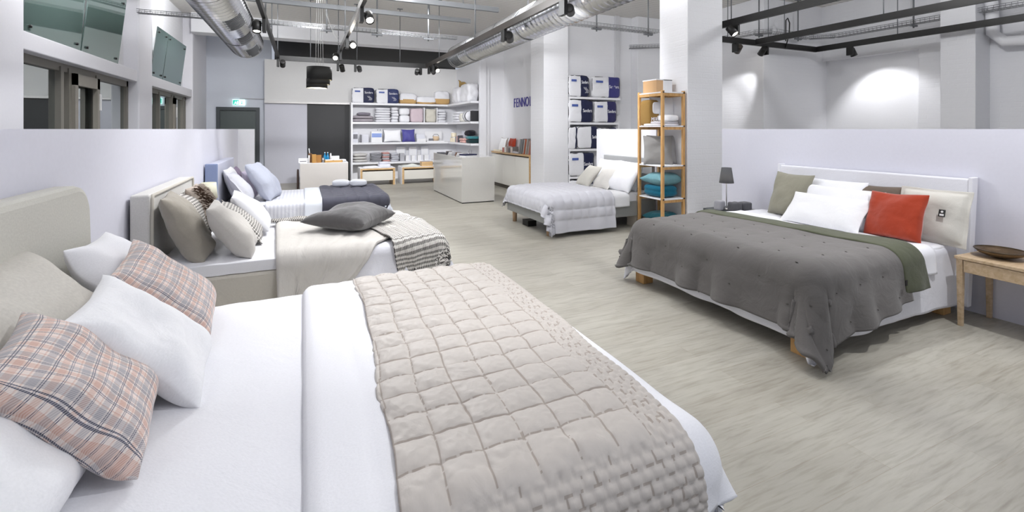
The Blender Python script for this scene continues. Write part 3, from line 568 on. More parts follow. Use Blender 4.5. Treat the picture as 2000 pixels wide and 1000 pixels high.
F_GREYQ=fabric('stone_grey_linen','#656260',crease=.35); F_OLIVE=fabric('olive_cotton','#4e5140',crease=.35); F_SAGE=fabric('sage_linen','#908d7e',crease=.3); F_RED=fabric('terracotta_velvet','#a53a1e',sheen=.4,crease=.25,rough=.8)
F_BROWN=fabric('brown_linen','#6b5f55',crease=.3); F_OAT=fabric('oat_linen','#cfccc4',crease=.25); F_SKIRT=fabric('white_skirt','#e4e4ea',crease=.2)
F_GREYU=fabric('grey_upholstery','#9c9e9e',weave=500,crease=.05); F_BLUEU=fabric('blue_upholstery','#8d9abb',weave=500,crease=.05); F_Q4=fabric('pale_grey_quilt','#cbcbd2',rough=.6,crease=.2)
BT='left'
def lp(m,w,h,t,x,y,lean,label,rest,side=-1,yaw=0,roll=0,z=None,name='pillow',cat='pillow',**k):
    """pillow leaning towards the headboard on side (-1 left wall, +1 right wall)"""
    l=math.radians(lean); U=Vector((side*math.sin(l),0,math.cos(l))); W=Vector((0,-side,0))
    R=Matrix.Rotation(math.radians(yaw),3,'Z'); Nn=W.cross(U); R2=Matrix.Rotation(math.radians(roll),3,Nn)
    W=R@(R2@W); U=R@(R2@U)
    return pillow(name,m,w,h,t,(x,y,z if z is not None else 1),W,U,label=label,cat=cat,rest=None if z is not None else rest,**k)
def puff(c,a,ox=0,oy=0,cy=None,e=.45):
    cy=cy or c
    return lambda U,V:a*(np.abs(np.sin(PI*(U-ox)/c))*np.abs(np.sin(PI*(V-oy)/cy)))**e
def bed(label,x0,x1,y0,y1,z0,z1,m,legs=None,legm=None,legh=.1,headf=None,hm=None,legw=.05,inset=.04,bev=.02):
    c=((x0+x1)/2,(y0+y1)/2,0); t=thing('bed',label,'bed',c); w,d=(x1-x0)/2,(y1-y0)/2
    o=bx('bed_base',m,-w,w,-d,d,z0,z1,parent=t,bevel=bev); uvbox(o)
    for sx in(-1,1):
        for sy in(-1,1):
            X=sx*(w-inset-legw);Y=sy*(d-inset-legw); bx('leg',legm or BLK,X-legw,X+legw,Y-legw,Y+legw,0,z0,parent=t,bevel=.004)
    return t,c
def uvbox(o):
    me=o.data; uvl=me.uv_layers.new(name='UVMap') if not me.uv_layers else me.uv_layers[0]
    for p in me.polygons:
        n=p.normal; ax=max(range(3),key=lambda i:abs(n[i])); a,b=[(1,2),(0,2),(0,1)][ax]
        for li in p.loop_indices: co=me.vertices[me.loops[li].vertex_index].co; uvl.data[li].uv=(co[a],co[b])
    return o
def rpoly(y0,y1,z0,z1,r,n=8,slant=0):
    P=[(y0-slant,z0),(y1+slant,z0)]
    for i in range(n+1): a=PI/2*i/n; P.append((y1-r+r*math.cos(a),z1-r+r*math.sin(a)))
    for i in range(n+1): a=PI/2+PI/2*i/n; P.append((y0+r+r*math.cos(a),z1-r+r*math.sin(a)))
    return P
def mattress(label,x0,x1,y0,y1,z0,z1,m,**k):
    return softbox('mattress',m,x1-x0,y1-y0,z1-z0,loc=((x0+x1)/2,(y0+y1)/2,z0),p=22,n=44,label=label,cat='mattress',crump=.003,**k)
# ================= bed 1, nearest
B1=(-.96,1.12,1.0,2.86)
t,c=bed('cream upholstered box bed nearest the camera, with a tall rounded headboard',-.98,1.12,1.0,2.86,.06,.37,F_LINENB)
h=MB().prism(rpoly(.86-c[1],3.06-c[1],.06,1.275,.16,slant=.09),-1.11-c[0],-.99-c[0],'x').build('headboard',F_HEAD,t,bevel=.03); uvbox(h)
for p in h.data.polygons: p.use_smooth=False
mattress('mattress under a smooth white sheet on the nearest bed',-.97,1.10,1.01,2.85,.37,.63,F_WHITE)
def dd1(U,V): e=np.clip((U-.0)/.035,0,1)**.5; return .012+.035*e+.006*sn(U,V,9,3)+.003*sn(U*3,V,10,8)-.012*np.exp(-((U-.17-.01*np.sin(V*5))/.008)**2)
def near1(U,V):
    V2=np.where(V<1.35,1.35-(1.35-V)*(.55+.40*np.clip((1.35-U)/1.3,0,1)),V); return U,V2
cloth('duvet',F_WHITE,(0.0,1.60,.62,3.2),B1,.63,res=.014,disp=dd1,thick=.02,warp=near1,smooth=3,label='plain white duvet folded back over the foot half of the nearest bed',cat='duvet',flare=.10,wave=.035,wk=9,seed=4,corner=.22,R=.10)
def w1(U,V): return U-.07*np.clip((2.2-V)/1.2,0,1.3)+.006*np.sin(V*11),V
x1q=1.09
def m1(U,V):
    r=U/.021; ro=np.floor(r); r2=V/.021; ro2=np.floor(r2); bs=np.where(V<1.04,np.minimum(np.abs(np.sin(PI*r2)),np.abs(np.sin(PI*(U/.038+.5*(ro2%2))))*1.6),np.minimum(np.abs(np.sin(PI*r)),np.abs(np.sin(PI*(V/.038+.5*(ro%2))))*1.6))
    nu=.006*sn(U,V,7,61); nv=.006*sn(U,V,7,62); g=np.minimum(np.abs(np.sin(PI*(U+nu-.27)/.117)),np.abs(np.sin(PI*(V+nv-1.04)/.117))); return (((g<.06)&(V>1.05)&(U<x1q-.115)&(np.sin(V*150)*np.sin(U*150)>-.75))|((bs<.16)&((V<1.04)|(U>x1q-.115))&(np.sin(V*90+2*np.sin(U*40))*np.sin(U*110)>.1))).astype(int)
def q1(U,V):
    nu=.006*sn(U,V,7,61); nv=.006*sn(U,V,7,62); big=.018*(np.abs(np.sin(PI*(U+nu-.27)/.117))*np.abs(np.sin(PI*(V+nv-1.04)/.117)))**.32+.003*sn(U*2,V*2,22,5)+.0015*sn(U,V,120,6)
    r=(U-.0)/.021; row=np.floor(r); sm=.009*(np.abs(np.sin(PI*r))*np.abs(np.sin(PI*(V/.038+.5*(row%2)))))**.5
    r2=V/.021; row2=np.floor(r2); sm2=.009*(np.abs(np.sin(PI*r2))*np.abs(np.sin(PI*(U/.038+.5*(row2%2)))))**.5
    return .052+np.where(V<1.04,sm2,np.where(U>x1q-.115,sm,big))
cloth('quilt',[F_QUILT,fabric('stitch_groove_shade','#ada39a')],(.27,x1q,.50,3.1),B1,.63,res=.0043,mi=m1,disp=q1,thick=.012,warp=w1,label='pearl beige quilted bedspread with square cells across the nearest bed',cat='quilt',flare=.03,wave=.01,wk=7,seed=2,corner=.1,R=.10)  # stitch lines; their darker tone also puts groove shade into the colour
lp(F_LINEN,.78,.60,.20,-.84,2.12,40,'natural linen pillow against the headboard of the nearest bed',.62,seed=3,yaw=2,pinch=.10,crump=.014)
lp(F_WHITE,.56,.50,.17,-.78,2.78,34,'white pillow against the far end of the cream headboard',.62,seed=5,yaw=4,roll=-3,pinch=.09)
lp(F_PLAID,.50,.48,.17,-.56,2.56,42,'pink and grey plaid cushion at the far side, behind the middle white pillow',.63,seed=11,yaw=2,roll=7,pinch=.06)
lp(F_WHITE2,.46,.50,.15,-.50,2.02,44,'white pillow between the two plaid cushions on the nearest bed',.63,crump=.010,seed=13,yaw=3,roll=3,pinch=.09)
lp(F_PLAID,.48,.46,.17,-.575,1.68,42,'pink and grey plaid cushion nearest the camera at the left edge',.655,seed=23,yaw=9,roll=2,pinch=.08)
lp(F_WHITE2,.55,.50,.17,-.68,1.37,40,'white pillow at the bottom left corner, below the near plaid cushion',.63,seed=29,yaw=2,pinch=.07)
# ================= bed 2
B2=(-.95,1.10,3.84,5.26)
t,c=bed('beige linen box bed with a square white headboard, second from the camera',-.96,1.10,3.84,5.26,.05,.50,F_LINENB)
y0,y1=4.02-c[1],5.40-c[1]
o=MB().prism(rpoly(y0,y1,.05,1.085,.02),-1.10-c[0],-.985-c[0],'x').build('headboard',F_HEAD2,t,bevel=.012); uvbox(o)
g=MB(); k=[(-.978-c[0],y0+.02,.1),(-.978-c[0],y0+.025,1.05),(-.978-c[0],y0+.04,1.075),(-.978-c[0],y1-.04,1.08),(-.978-c[0],y1-.02,1.05),(-.978-c[0],y1-.02,.1)]; g.tube(k,.011,8); g.build('piping',F_LINENB,t)
mattress('white mattress topper on the beige box bed, second from the camera',-.95,1.09,3.85,5.25,.50,.59,F_WHITE)
cloth('bedspread',F_SKIRT,(.05,1.62,3.36,5.6),B2,.59,res=.02,disp=lambda U,V:.012+.004*sn(U,V,9,31),label='pale lavender sheet hanging over the foot of the second bed',cat='bed sheet',flare=.16,wave=.03,wk=11,seed=7,corner=.35,R=.07)
def wb2(U,V):
    s=(U+.21)/1.26; xe=np.clip(.24+(V-3.56)*.88,.1,1.02); return -.21+.05*np.clip((4.4-V),-1,1)+s*(xe+.21),V
def db2(U,V): return .03+.02*np.clip((U+.21)/.03,0,1)+.009*sn(U,V,8,41)+.006*sn(U*2.5,V,12,44)-.008*np.exp(-((U-.45)/.010)**2)-.004*np.exp(-((U-1.0)/.02)**2)*(1+np.sin(V*160))
cloth('duvet',F_BEIGE,(-.21,1.05,3.36,5.45),B2,.59,res=.014,disp=db2,warp=wb2,thick=.02,label='beige duvet turned back across the middle of the second bed',cat='duvet',flare=.07,wave=.03,wk=12,seed=9,R=.07)
def wt(U,V): # a strip of throw following a bent line
    px=np.interp(U,[0,.7,1.1,1.5,2.1,2.45],[-.28,.30,.60,.80,.90,.96]); py=np.interp(U,[0,.7,1.1,1.5,2.1,2.45],[5.12,5.06,4.90,4.55,4.0,3.50]); wdt=np.interp(U,[0,.6,1.0,1.4,2.45],[.12,.20,.50,.60,.46])
    g=np.gradient(px,axis=0); g2=np.gradient(py,axis=0); l=np.hypot(g,g2); return px+g2/l*(V*-wdt),py-g/l*(V*-wdt)
cloth('throw',F_HOUND,(0,2.45,-.5,.5),B2,.60,res=.014,disp=lambda U,V:.052+.010*sn(U,V,14,52)+.004*np.sin(V*60+3*U),warp=wt,thick=.01,label='black and white houndstooth throw running diagonally over the foot of the second bed',cat='throw blanket',flare=.08,wave=.025,wk=14,seed=5,corner=.3,R=.07)
pillow('cushion',F_DARK,.62,.62,.20,(.40,4.50,.8),(math.cos(.95),math.sin(.95),0),(-math.sin(.95),math.cos(.95),.0),label='dark grey velvet cushion lying flat on the second bed',cat='cushion',rest=.645,seed=61,pinch=.12,crump=.012)
# pillows of bed 2
lp(F_TAUPE,.52,.55,.20,-.80,4.18,26,'taupe linen pillow standing against the near end of the white headboard',.58,seed=71,yaw=6,pinch=.05,crump=.014)
lp(F_HOUND,.50,.46,.14,-.82,4.52,22,'houndstooth cushion behind, peeping over the taupe and beige pillows',.62,seed=73,yaw=0,pinch=.05,flange=.1,ruffle=.006)
F_FUR=fabric('fur','#b9aca0',weave=120,bump=.9,var=.5,pattern=None)
o=lp(F_FUR,.42,.40,.15,-.80,4.76,22,'brown and white shaggy fur cushion at the back of the second bed',.70,seed=74,yaw=0,pinch=.04)
hm_=MB(); rr=random.Random(5)
M=o.matrix_world.copy()
for i in range(700):
    a,b=rr.uniform(-.95,.95),rr.uniform(-.95,.95); X=a*.21;Y=b*.20;T=.075*((1-abs(a)**2.6)*(1-abs(b)**2.6))**.55+.004
    p=Vector((X,Y,T)); d=Vector((rr.uniform(-.5,.5),-.3+rr.uniform(-.5,.5),.9))*rr.uniform(.03,.055); s=Vector((d.y,-d.x,0)).normalized()*.0035
    p0=M@p; p1=M@(p+d*.6+s); p2=M@(p+d+Vector((0,-.012,-.01))); q=M@(p-s); hm_.add([tuple(p0),tuple(q),tuple(p2),tuple(p1)],[(0,1,2,3)],mi=0 if a+rr.uniform(-.5,.5)<-.1 else 1)
v=hm_; me_o=v.build('fur_pile',[fabric('fur_brown','#5b4a3f'),fabric('fur_light','#c9bfb4')],None,center=False); me_o.parent=o; me_o.matrix_parent_inverse=M.inverted(); me_o['kind']='stuff'
lp(F_WHITE,.62,.44,.16,-.45,4.98,42,'white pillow at the far side of the second bed',.62,seed=75,yaw=4,pinch=.05)
lp(F_HOUND,.52,.46,.13,-.48,4.56,44,'ruffled houndstooth pillow between the white and the beige pillow',.60,seed=77,yaw=4,flange=.1,ruffle=.008,pinch=.05)
lp(F_BEIGE,.46,.48,.19,-.50,4.12,36,'plump beige cotton pillow in front on the second bed',.585,seed=79,yaw=4,pinch=.05,crump=.014)
# ================= bed 3
B3=(-.95,1.10,6.82,8.22)
t,c=bed('box bed with a low blue headboard, third from the camera',-.96,1.10,6.82,8.22,.05,.36,F_GREYL)
o=bx('headboard',fabric('lavender_upholstery','#c6c8d8',weave=500,crease=.05),-1.10-c[0],-.975-c[0],6.78-c[1],8.3-c[1],.05,1.11,parent=t,bevel=.01); uvbox(o); o=bx('side_panel',F_BLUEU,-1.105-c[0],-.97-c[0],6.755-c[1],6.785-c[1],.05,1.115,parent=t,bevel=.008); uvbox(o)
mattress('mattress with a finely striped sheet on the third bed',-.95,1.09,6.83,8.21,.36,.57,F_STRIPE)
cloth('bed_sheet',F_STRIPE,(-.45,.30,6.42,8.5),B3,.57,res=.022,disp=lambda U,V:.01+.007*sn(U,V,16,85),label='striped white sheet hanging down the side of the third bed',cat='bed sheet',flare=.05,wave=.02,seed=6)
cloth('duvet',fabric('ice_white','#dfe3ec',crease=.15),(.02,1.66,6.38,8.6),B3,.57,res=.022,disp=lambda U,V:.024+.004*sn(U,V,9,83),label='ice white duvet under the charcoal quilt on the third bed',cat='duvet',flare=.16,wave=.025,wk=9,seed=3,corner=.35)
cloth('quilt',F_NAVYQ,(.24,1.17,6.42,8.5),B3,.57,res=.012,disp=lambda U,V:.034+puff(.155,.024,.24,6.4)(U,V),label='charcoal quilted bedspread across the foot of the third bed',cat='quilt',flare=.04,wave=.008,seed=2)
for i,(x,y,l) in enumerate(((.56,7.92,'left one of two rolled white towels on the charcoal quilt'),(.82,7.86,'right one of two rolled white towels on the charcoal quilt'))):
    o=softbox('rolled_towel',fabric('towel_white','#d9dbe2',weave=300,bump=.8),.27,.16,.11,loc=(x,y,.622),rz=-.15,p=3.2,seed=i,label=l,cat='towel')
lp(F_GREYL,.60,.50,.18,-.76,7.10,34,'grey pillow lying behind the blue-grey pillow on the third bed',.58,seed=91,yaw=3,flange=.08,pinch=.04)
lp(F_WHITE2,.60,.46,.15,-.86,7.35,22,'white pillow at the back, near end of the blue headboard',.60,seed=93,pinch=.05)
lp(F_PURP,.56,.42,.14,-.86,7.86,20,'dusty purple pillow at the far back of the third bed',.60,seed=95,pinch=.05)
lp(F_BLUEG,.58,.58,.22,-.50,7.28,32,'plump blue-grey pillow in front on the third bed',.585,seed=97,yaw=-10,pinch=.04,crump=.014)
lp(fabric('lilac','#b9b0c2'),.5,.40,.14,-.70,7.75,26,'lilac pillow between the purple and the blue-grey pillow',.60,seed=98,pinch=.05)
# ================= bed 4 (grey frame, mid right)
x0,x1,y0,y1=3.15,5.14,5.78,7.14; B4=(3.17,5.10,5.78,7.14)
c=((x0+x1)/2,(y0+y1)/2,0); t=thing('bed','grey framed bed on wooden legs with a low grey headboard','bed',c)
GF=mat('grey_frame','#8f908d',.5)
bx('side_rail',GF,x0-c[0],x1-c[0],y0-c[1],y0+.035-c[1],.19,.42,parent=t,bevel=.005); bx('side_rail',GF,x0-c[0],x1-c[0],y1-.035-c[1],y1-c[1],.19,.42,parent=t,bevel=.005); bx('foot_board',GF,x0-c[0],x0+.035-c[0],y0+.035-c[1],y1-.035-c[1],.19,.42,parent=t,bevel=.005)
bx('slat_base',mat('slat_grey','#777777',.6),x0+.035-c[0],x1-c[0],y0+.035-c[1],y1-.035-c[1],.24,.30,parent=t)
bx('headboard',mat('headboard_grey','#a3a4a5',.6),5.135-c[0],5.195-c[0],5.85-c[1],7.16-c[1],.19,1.07,parent=t,bevel=.008)
PINE=wood('pine_leg','#c2a383','#a98968',(9,9,1.5))
for X in (x0+.1,x1-.1):
    for Y in(y0+.09,y1-.09): MB().lathe([(.034,0),(.04,.19)],(X-c[0],Y-c[1],0),16).build('leg',PINE,t)
bx('floor_socket',BLK,3.25,3.40,6.55,6.75,0,.09); tag(bpy.context.scene.objects['floor_socket'],'small black box on the floor under the grey framed bed','socket box')
mattress('white mattress inside the grey bed frame',3.19,5.12,5.82,7.10,.30,.55,F_WHITE)
cloth('bedspread',F_WHITE2,(3.06,4.62,5.60,7.30),B4,.55,res=.02,disp=lambda U,V:.012+.004*sn(U,V,10,101),label='white bedspread with a scalloped hem under the pale grey quilt',cat='bed sheet',flare=.05,wave=.015,seed=8,R=.07)
cloth('quilt',F_Q4,(2.98,4.30,5.32,7.36),B4,.55,res=.011,disp=lambda U,V:.03+.03*np.exp(-((U-3.75)/.5)**2)+np.where((V<5.50),.0,puff(.14,.019,3.0,5.5)(U,V)),label='pale grey quilted bedspread on the grey framed bed',cat='quilt',flare=.07,wave=.02,wk=8,seed=5,corner=.3,R=.09)
lp(F_WHITE,.62,.50,.17,4.93,6.78,20,'white pillow against the grey headboard, far side',.55,side=1,seed=103)
lp(F_WHITE,.62,.50,.17,4.93,6.20,20,'white pillow against the grey headboard behind the oak shelf',.55,side=1,seed=104)
lp(F_OAT,.46,.44,.15,4.60,6.86,40,'cream cushion leaning at the far side of the grey framed bed',.565,side=1,seed=105,yaw=-8)
lp(fabric('lace_linen','#dad7d2',crease=.3),.50,.44,.14,4.66,6.42,38,'linen cushion with a ribbon edge in the middle of the grey framed bed',.565,side=1,seed=106,yaw=-3,flange=.08)
lp(F_WHITE,.60,.48,.17,4.72,6.05,34,'large white pillow beside the linen one on the grey framed bed',.565,side=1,seed=107)
# ================= bed 5 (right)
x0,x1,y0,y1=3.06,5.0,1.97,3.80; B5=(3.08,4.99,1.98,3.79)
t,c=bed('white covered bed on oak block legs by the right partition',x0,x1,y0,y1,.12,.40,F_SKIRT,legm=OAK,legw=.06,inset=.035)
hb=MB(); hb.prism([(4.98-c[0],.10),(5.03-c[0],.10),(5.15-c[0],1.13),(5.08-c[0],1.13)],1.92-c[1],3.62-c[1],'y'); o=hb.build('headboard',F_SKIRT,t,bevel=.012); uvbox(o)
hb=MB()
for ya in(1.905,3.605): hb=MB(); hb.prism([(4.985-c[0],.08),(5.045-c[0],.08),(5.165-c[0],1.145),(5.07-c[0],1.145)],ya-c[1],ya+.03-c[1],'y'); o=hb.build('headboard_side_panel',F_SKIRT,t,bevel=.006); uvbox(o)
mattress('mattress in a white fitted sheet on the right bed',x0+.01,x1-.01,y0+.01,y1-.01,.40,.60,F_WHITE)
def skw(U,V): return U,V
cloth('bed_skirt',F_SKIRT,(2.62,4.96,1.50,4.25),B5,.595,res=.02,disp=lambda U,V:.006+.003*sn(U,V,9,111),label='plain white valance sheet hanging down to the legs of the right bed',cat='bed skirt',flare=.02,wave=.012,wk=7,seed=6,corner=.12,R=.06)
cloth('bed_sheet',F_WHITE,(3.9,4.60,1.79,3.95),B5,.60,res=.018,disp=lambda U,V:.014+.006*sn(U,V,12,113),label='crumpled white sheet between the olive fold and the pillows of the right bed',cat='bed sheet',flare=.05,wave=.02,wk=13,seed=2,R=.06)
tf=[(u,v) for i,v in enumerate(np.arange(1.62,4.0,.235)) for u in np.arange(2.86+(.13 if i%2 else 0),4.0,.26)]
def dq5(U,V):
    d=.045+.010*sn(U,V,6,121)+.004*sn(U*2,V,13,123)
    for a,b in tf: d=d-.012*np.exp(-((U-a)**2+(V-b)**2)/.0022)
    return d+.008*np.clip((U-3.98)/.05,0,1)
def wq5(U,V):
    V2=np.where(V<2.0,2.0-(2.0-V)*(1.02-.36*np.clip((U-3.2)/.9,0,1)),V); return U+.02*(2.9-V)*np.clip((U-3.0),0,1)*3,V2
k5=dict(flare=.10,wave=.035,wk=9,seed=11,corner=.30,R=.10)
q5=cloth('quilt',F_GREYQ,(2.70,4.05,1.53,4.03),B5,.60,res=.013,disp=dq5,warp=wq5,thick=.022,smooth=7,label='stone grey tufted quilt over the foot half of the right bed',cat='quilt',**k5)
TU=mat('tuft_thread','#4f4c48',.8)
def qpt(u,v):
    U=np.array([[u-.005,u-.005],[u+.005,u+.005]]);V=np.array([[v-.005,v+.005],[v-.005,v+.005]]); A,B=wq5(U,V); P=drape(A,B,B5,.60,**k5); n=normals(P); P=P+n*dq5(U,V)[...,None]; return P.mean((0,1)),n.mean((0,1))
for a,b in tf[:96]:
    p,n=qpt(a,b); p=Vector(p);n=Vector(n).normalized()
    if p.z<.05: continue
    g=MB(); s=Vector((.2,.9,.1)).normalized(); p=p-q5.location
    g.tube([p-s*.011+n*.001,p-s*.004+n*.005,p+s*.004+n*.005,p+s*.011+n*.001],[.0022,.0038,.0038,.0022],6); g.tube([p-n*.003,p+n*.007],.0045,6); g.build('tuft',TU,q5)
def wo(U,V):
    V2=np.where(V<2.0,2.0-(2.0-V)*.66,V); s=(U-4.0)/.30; w=.30-.13*np.clip((V-2.2)/1.7,0,1); base=4.0+.02*(2.9-V)*3; return base+s*w,V2
o=cloth('folded_edge',F_OLIVE,(4.0,4.30,1.60,3.98),B5,.60,res=.013,disp=lambda U,V:.056+.012*np.abs(np.sin(PI*(U-4.0)/.30))**.5+.006*sn(U,V,11,131),warp=wo,thick=.02,flare=.08,wave=.02,wk=12,seed=12,R=.09)
o.parent=q5; o.location=o.location-q5.location; o['label']='olive green reverse side folded over'
g=bx('care_tag',BLK,4.02,4.045,1.882,1.886,.40,.44); tag(g,'tiny black woven label on the olive fold of the tufted quilt','label')
lp(F_SAGE,.50,.50,.17,4.84,3.33,17,'sage linen cushion at the far end of the right bed headboard',.60,side=1,seed=133,yaw=-12,pinch=.08,flange=.04)
lp(F_WHITE,.62,.46,.16,4.90,2.93,16,'white pillow at the back, between the sage and the brown cushion',.60,side=1,seed=134,pinch=.05)
lp(F_BROWN,.50,.44,.14,4.93,2.52,14,'dark brown cushion at the back, behind the terracotta one',.60,side=1,seed=135,pinch=.07,roll=2)
lp(F_WHITE,.72,.42,.16,4.76,2.78,28,'white pillow behind the front white pillow on the right bed',.61,side=1,seed=136,pinch=.05)
lp(F_WHITE2,.74,.38,.15,4.60,2.82,42,'long white pillow in front on the right bed',.615,side=1,seed=137,pinch=.05,flange=.04)
o=lp(F_OAT,.50,.47,.14,4.86,2.09,16,'large oat linen pillow with a black tag, right of the terracotta cushion',.60,side=1,seed=138,pinch=.04,flange=.11)
tg=MB().box(-.022,.022,-.03,.03,-.0015,.0015).build('hang_tag',mat('tag_black','#141414',.4),o); tg.location=(.10,.02,.085)
MB().box(-.014,.014,-.022,-.006,.002,.0028).build('printed_field',mat('tag_print','#e8e8e8',.5),tg); MB().lathe([(.009,.0018),(.001,.003)],(0,.012,0),14,False).build('round_emblem',mat('tag_print',''),tg)
lp(F_RED,.44,.42,.16,4.68,2.27,22,'terracotta velvet cushion on the right bed',.605,side=1,seed=139,pinch=.06,yaw=-3,roll=2)
# side table with bowl
t=thing('side_table','light oak side table at the right picture edge','side table',(4.92,1.60,0),rz=math.radians(-3))
OT=OAKL
bx('table_top',OT,-.23,.23,-.30,.27,.525,.55,parent=t,bevel=.004)
for sx in(-1,1):
    for sy in(-1,1):
        X=sx*.205;Y=-.015+sy*.255; v=MB(); v.add([(X-.02,Y-.02,.525),(X+.02,Y-.02,.525),(X+.02,Y+.02,.525),(X-.02,Y+.02,.525),(X-.016,Y-.016,0),(X+.013,Y-.016,0),(X+.013,Y+.013,0),(X-.016,Y+.013,0)],[(0,1,2,3),(4,5,6,7),(0,1,5,4),(1,2,6,5),(2,3,7,6),(3,0,4,7)]); v.build('leg',OT,t,bevel=.003)
bx('drawer_front',OT,-.222,-.205,-.245,.215,.43,.52,parent=t,bevel=.002)
for Y in(-.29,.245): bx('apron',OT,-.185,.185,Y,Y+.016,.43,.524,parent=t)
t=thing('bowl','bronze footed bowl on the light oak side table','bowl',(4.93,1.69,.551))
prof=[(.035,0),(.05,.004),(.09,.015),(.13,.035),(.152,.06),(.149,.061),(.126,.04),(.088,.021),(.04,.012),(.001,.011)]
MB().lathe(prof,(0,0,0),40,False).build('body',mat('bronze_glaze','#6d5a43',.25,.6,bump=.2,scale=40,var=.3),t)
MB().tube([(.1505*math.cos(2*PI*i/40),.1505*math.sin(2*PI*i/40),.0605) for i in range(41)],.003,6).build('rim',mat('rim_metal','#4d4436',.3,.8),t)
# far nightstand, lamp and pouches beside the right bed
t=thing('nightstand','dark nightstand hidden behind the right bed, under the grey lamp','nightstand',(4.87,4.10,.05))
bx('top_board',DGREY,-.25,.25,-.22,.22,.47,.50,parent=t,bevel=.003); bx('body',DGREY,-.23,.23,-.2,.2,.15,.47,parent=t)
for X in(-.2,.2):
    for Y in(-.17,.17): bx('leg',BLK,X-.02,X+.02,Y-.02,Y+.02,-.05,.15,parent=t)
def lamp(x,y,z,label,r0,r1,hh,zs,m,post,em):
    t=thing('table_lamp',label,'table lamp',(x,y,z)); MB().lathe([(.06,0),(.06,.012),(.012,.018)],(0,0,0),24).build('base',post,t); MB().tube([(0,0,.015),(0,0,zs+.05)],.006,8).build('stem',post,t)
    o=MB().lathe([(r0,zs),(r1,zs+hh)],(0,0,0),36,False).build('lamp_shade',m,t); o.modifiers.new('t','SOLIDIFY').thickness=.003
    MB().lathe([(.02,zs+.04),(.03,zs+.07),(.02,zs+.1)],(0,0,0),12).build('bulb',mat('bulb_glow','#fff0d0',.5,emit=em),t); return t
ms=bpy.data.materials.new('grey_shade_cloth'); ms.use_nodes=True; b=ms.node_tree.nodes['Principled BSDF']; b.inputs['Base Color'].default_value=hexc('#6a6b6e'); b.inputs['Roughness'].default_value=.9
tr=ms.node_tree.nodes.new('ShaderNodeBsdfTranslucent'); tr.inputs[0].default_value=hexc('#9a9a9c'); mx=ms.node_tree.nodes.new('ShaderNodeMixShader'); mx.inputs[0].default_value=.35; ms.node_tree.links.new(b.outputs[0],mx.inputs[1]); ms.node_tree.links.new(tr.outputs[0],mx.inputs[2]); ms.node_tree.links.new(mx.outputs[0],ms.node_tree.nodes['Material Output'].inputs[0])
lamp(4.80,4.12,.55,'table lamp with a tapered grey shade beside the right bed',.085,.058,.19,.33,ms,mat('lamp_stem','#a8a8a8',.3,.6),8)
l=bpy.data.lights.new('lamp_bulb','POINT'); l.energy=1.4; l.color=(1,.93,.85); l.shadow_soft_size=.03; o=bpy.data.objects.new('lamp_bulb',l); COL.objects.link(o); o.location=(4.80,4.12,.93)
PG=fabric('pouch_grey','#56565a')
softbox('pouch',PG,.13,.12,.12,loc=(4.74,3.95,.55),seed=4,label='dark grey folded pouch on the dark nightstand, nearest the bed',cat='pouch')
softbox('pouch',PG,.16,.12,.11,loc=(4.90,3.95,.55),seed=7,label='wide dark grey pouch on the dark nightstand, near its right end',cat='pouch')
softbox('pouch',fabric('pouch_light','#9a9aa0'),.09,.10,.12,loc=(4.68,4.12,.55),seed=8,label='light grey pouch beside the foot of the grey lamp',cat='pouch')
softbox('pouch',fabric('pouch_black','#26262a'),.12,.1,.07,loc=(4.93,4.10,.55),seed=9,label='black pouch behind the grey ones on the dark nightstand',cat='pouch')
# nightstand and cream lamp between bed 2 and 3
t=thing('nightstand','white nightstand between the second and third bed on the left','nightstand',(-.90,5.95,0))
bx('top_board',WH2,-.2,.2,-.2,.2,.50,.53,parent=t); bx('body',WH2,-.19,.19,-.19,.19,.1,.5,parent=t); bx('plinth',BLK,-.17,.17,-.17,.17,0,.1,parent=t)
lamp(-.93,5.9,.53,'small lamp with a cream shade between the second and third bed',.085,.07,.17,.27,fabric('cream_shade','#d9d6c2'),mat('lamp_stem',''),1)
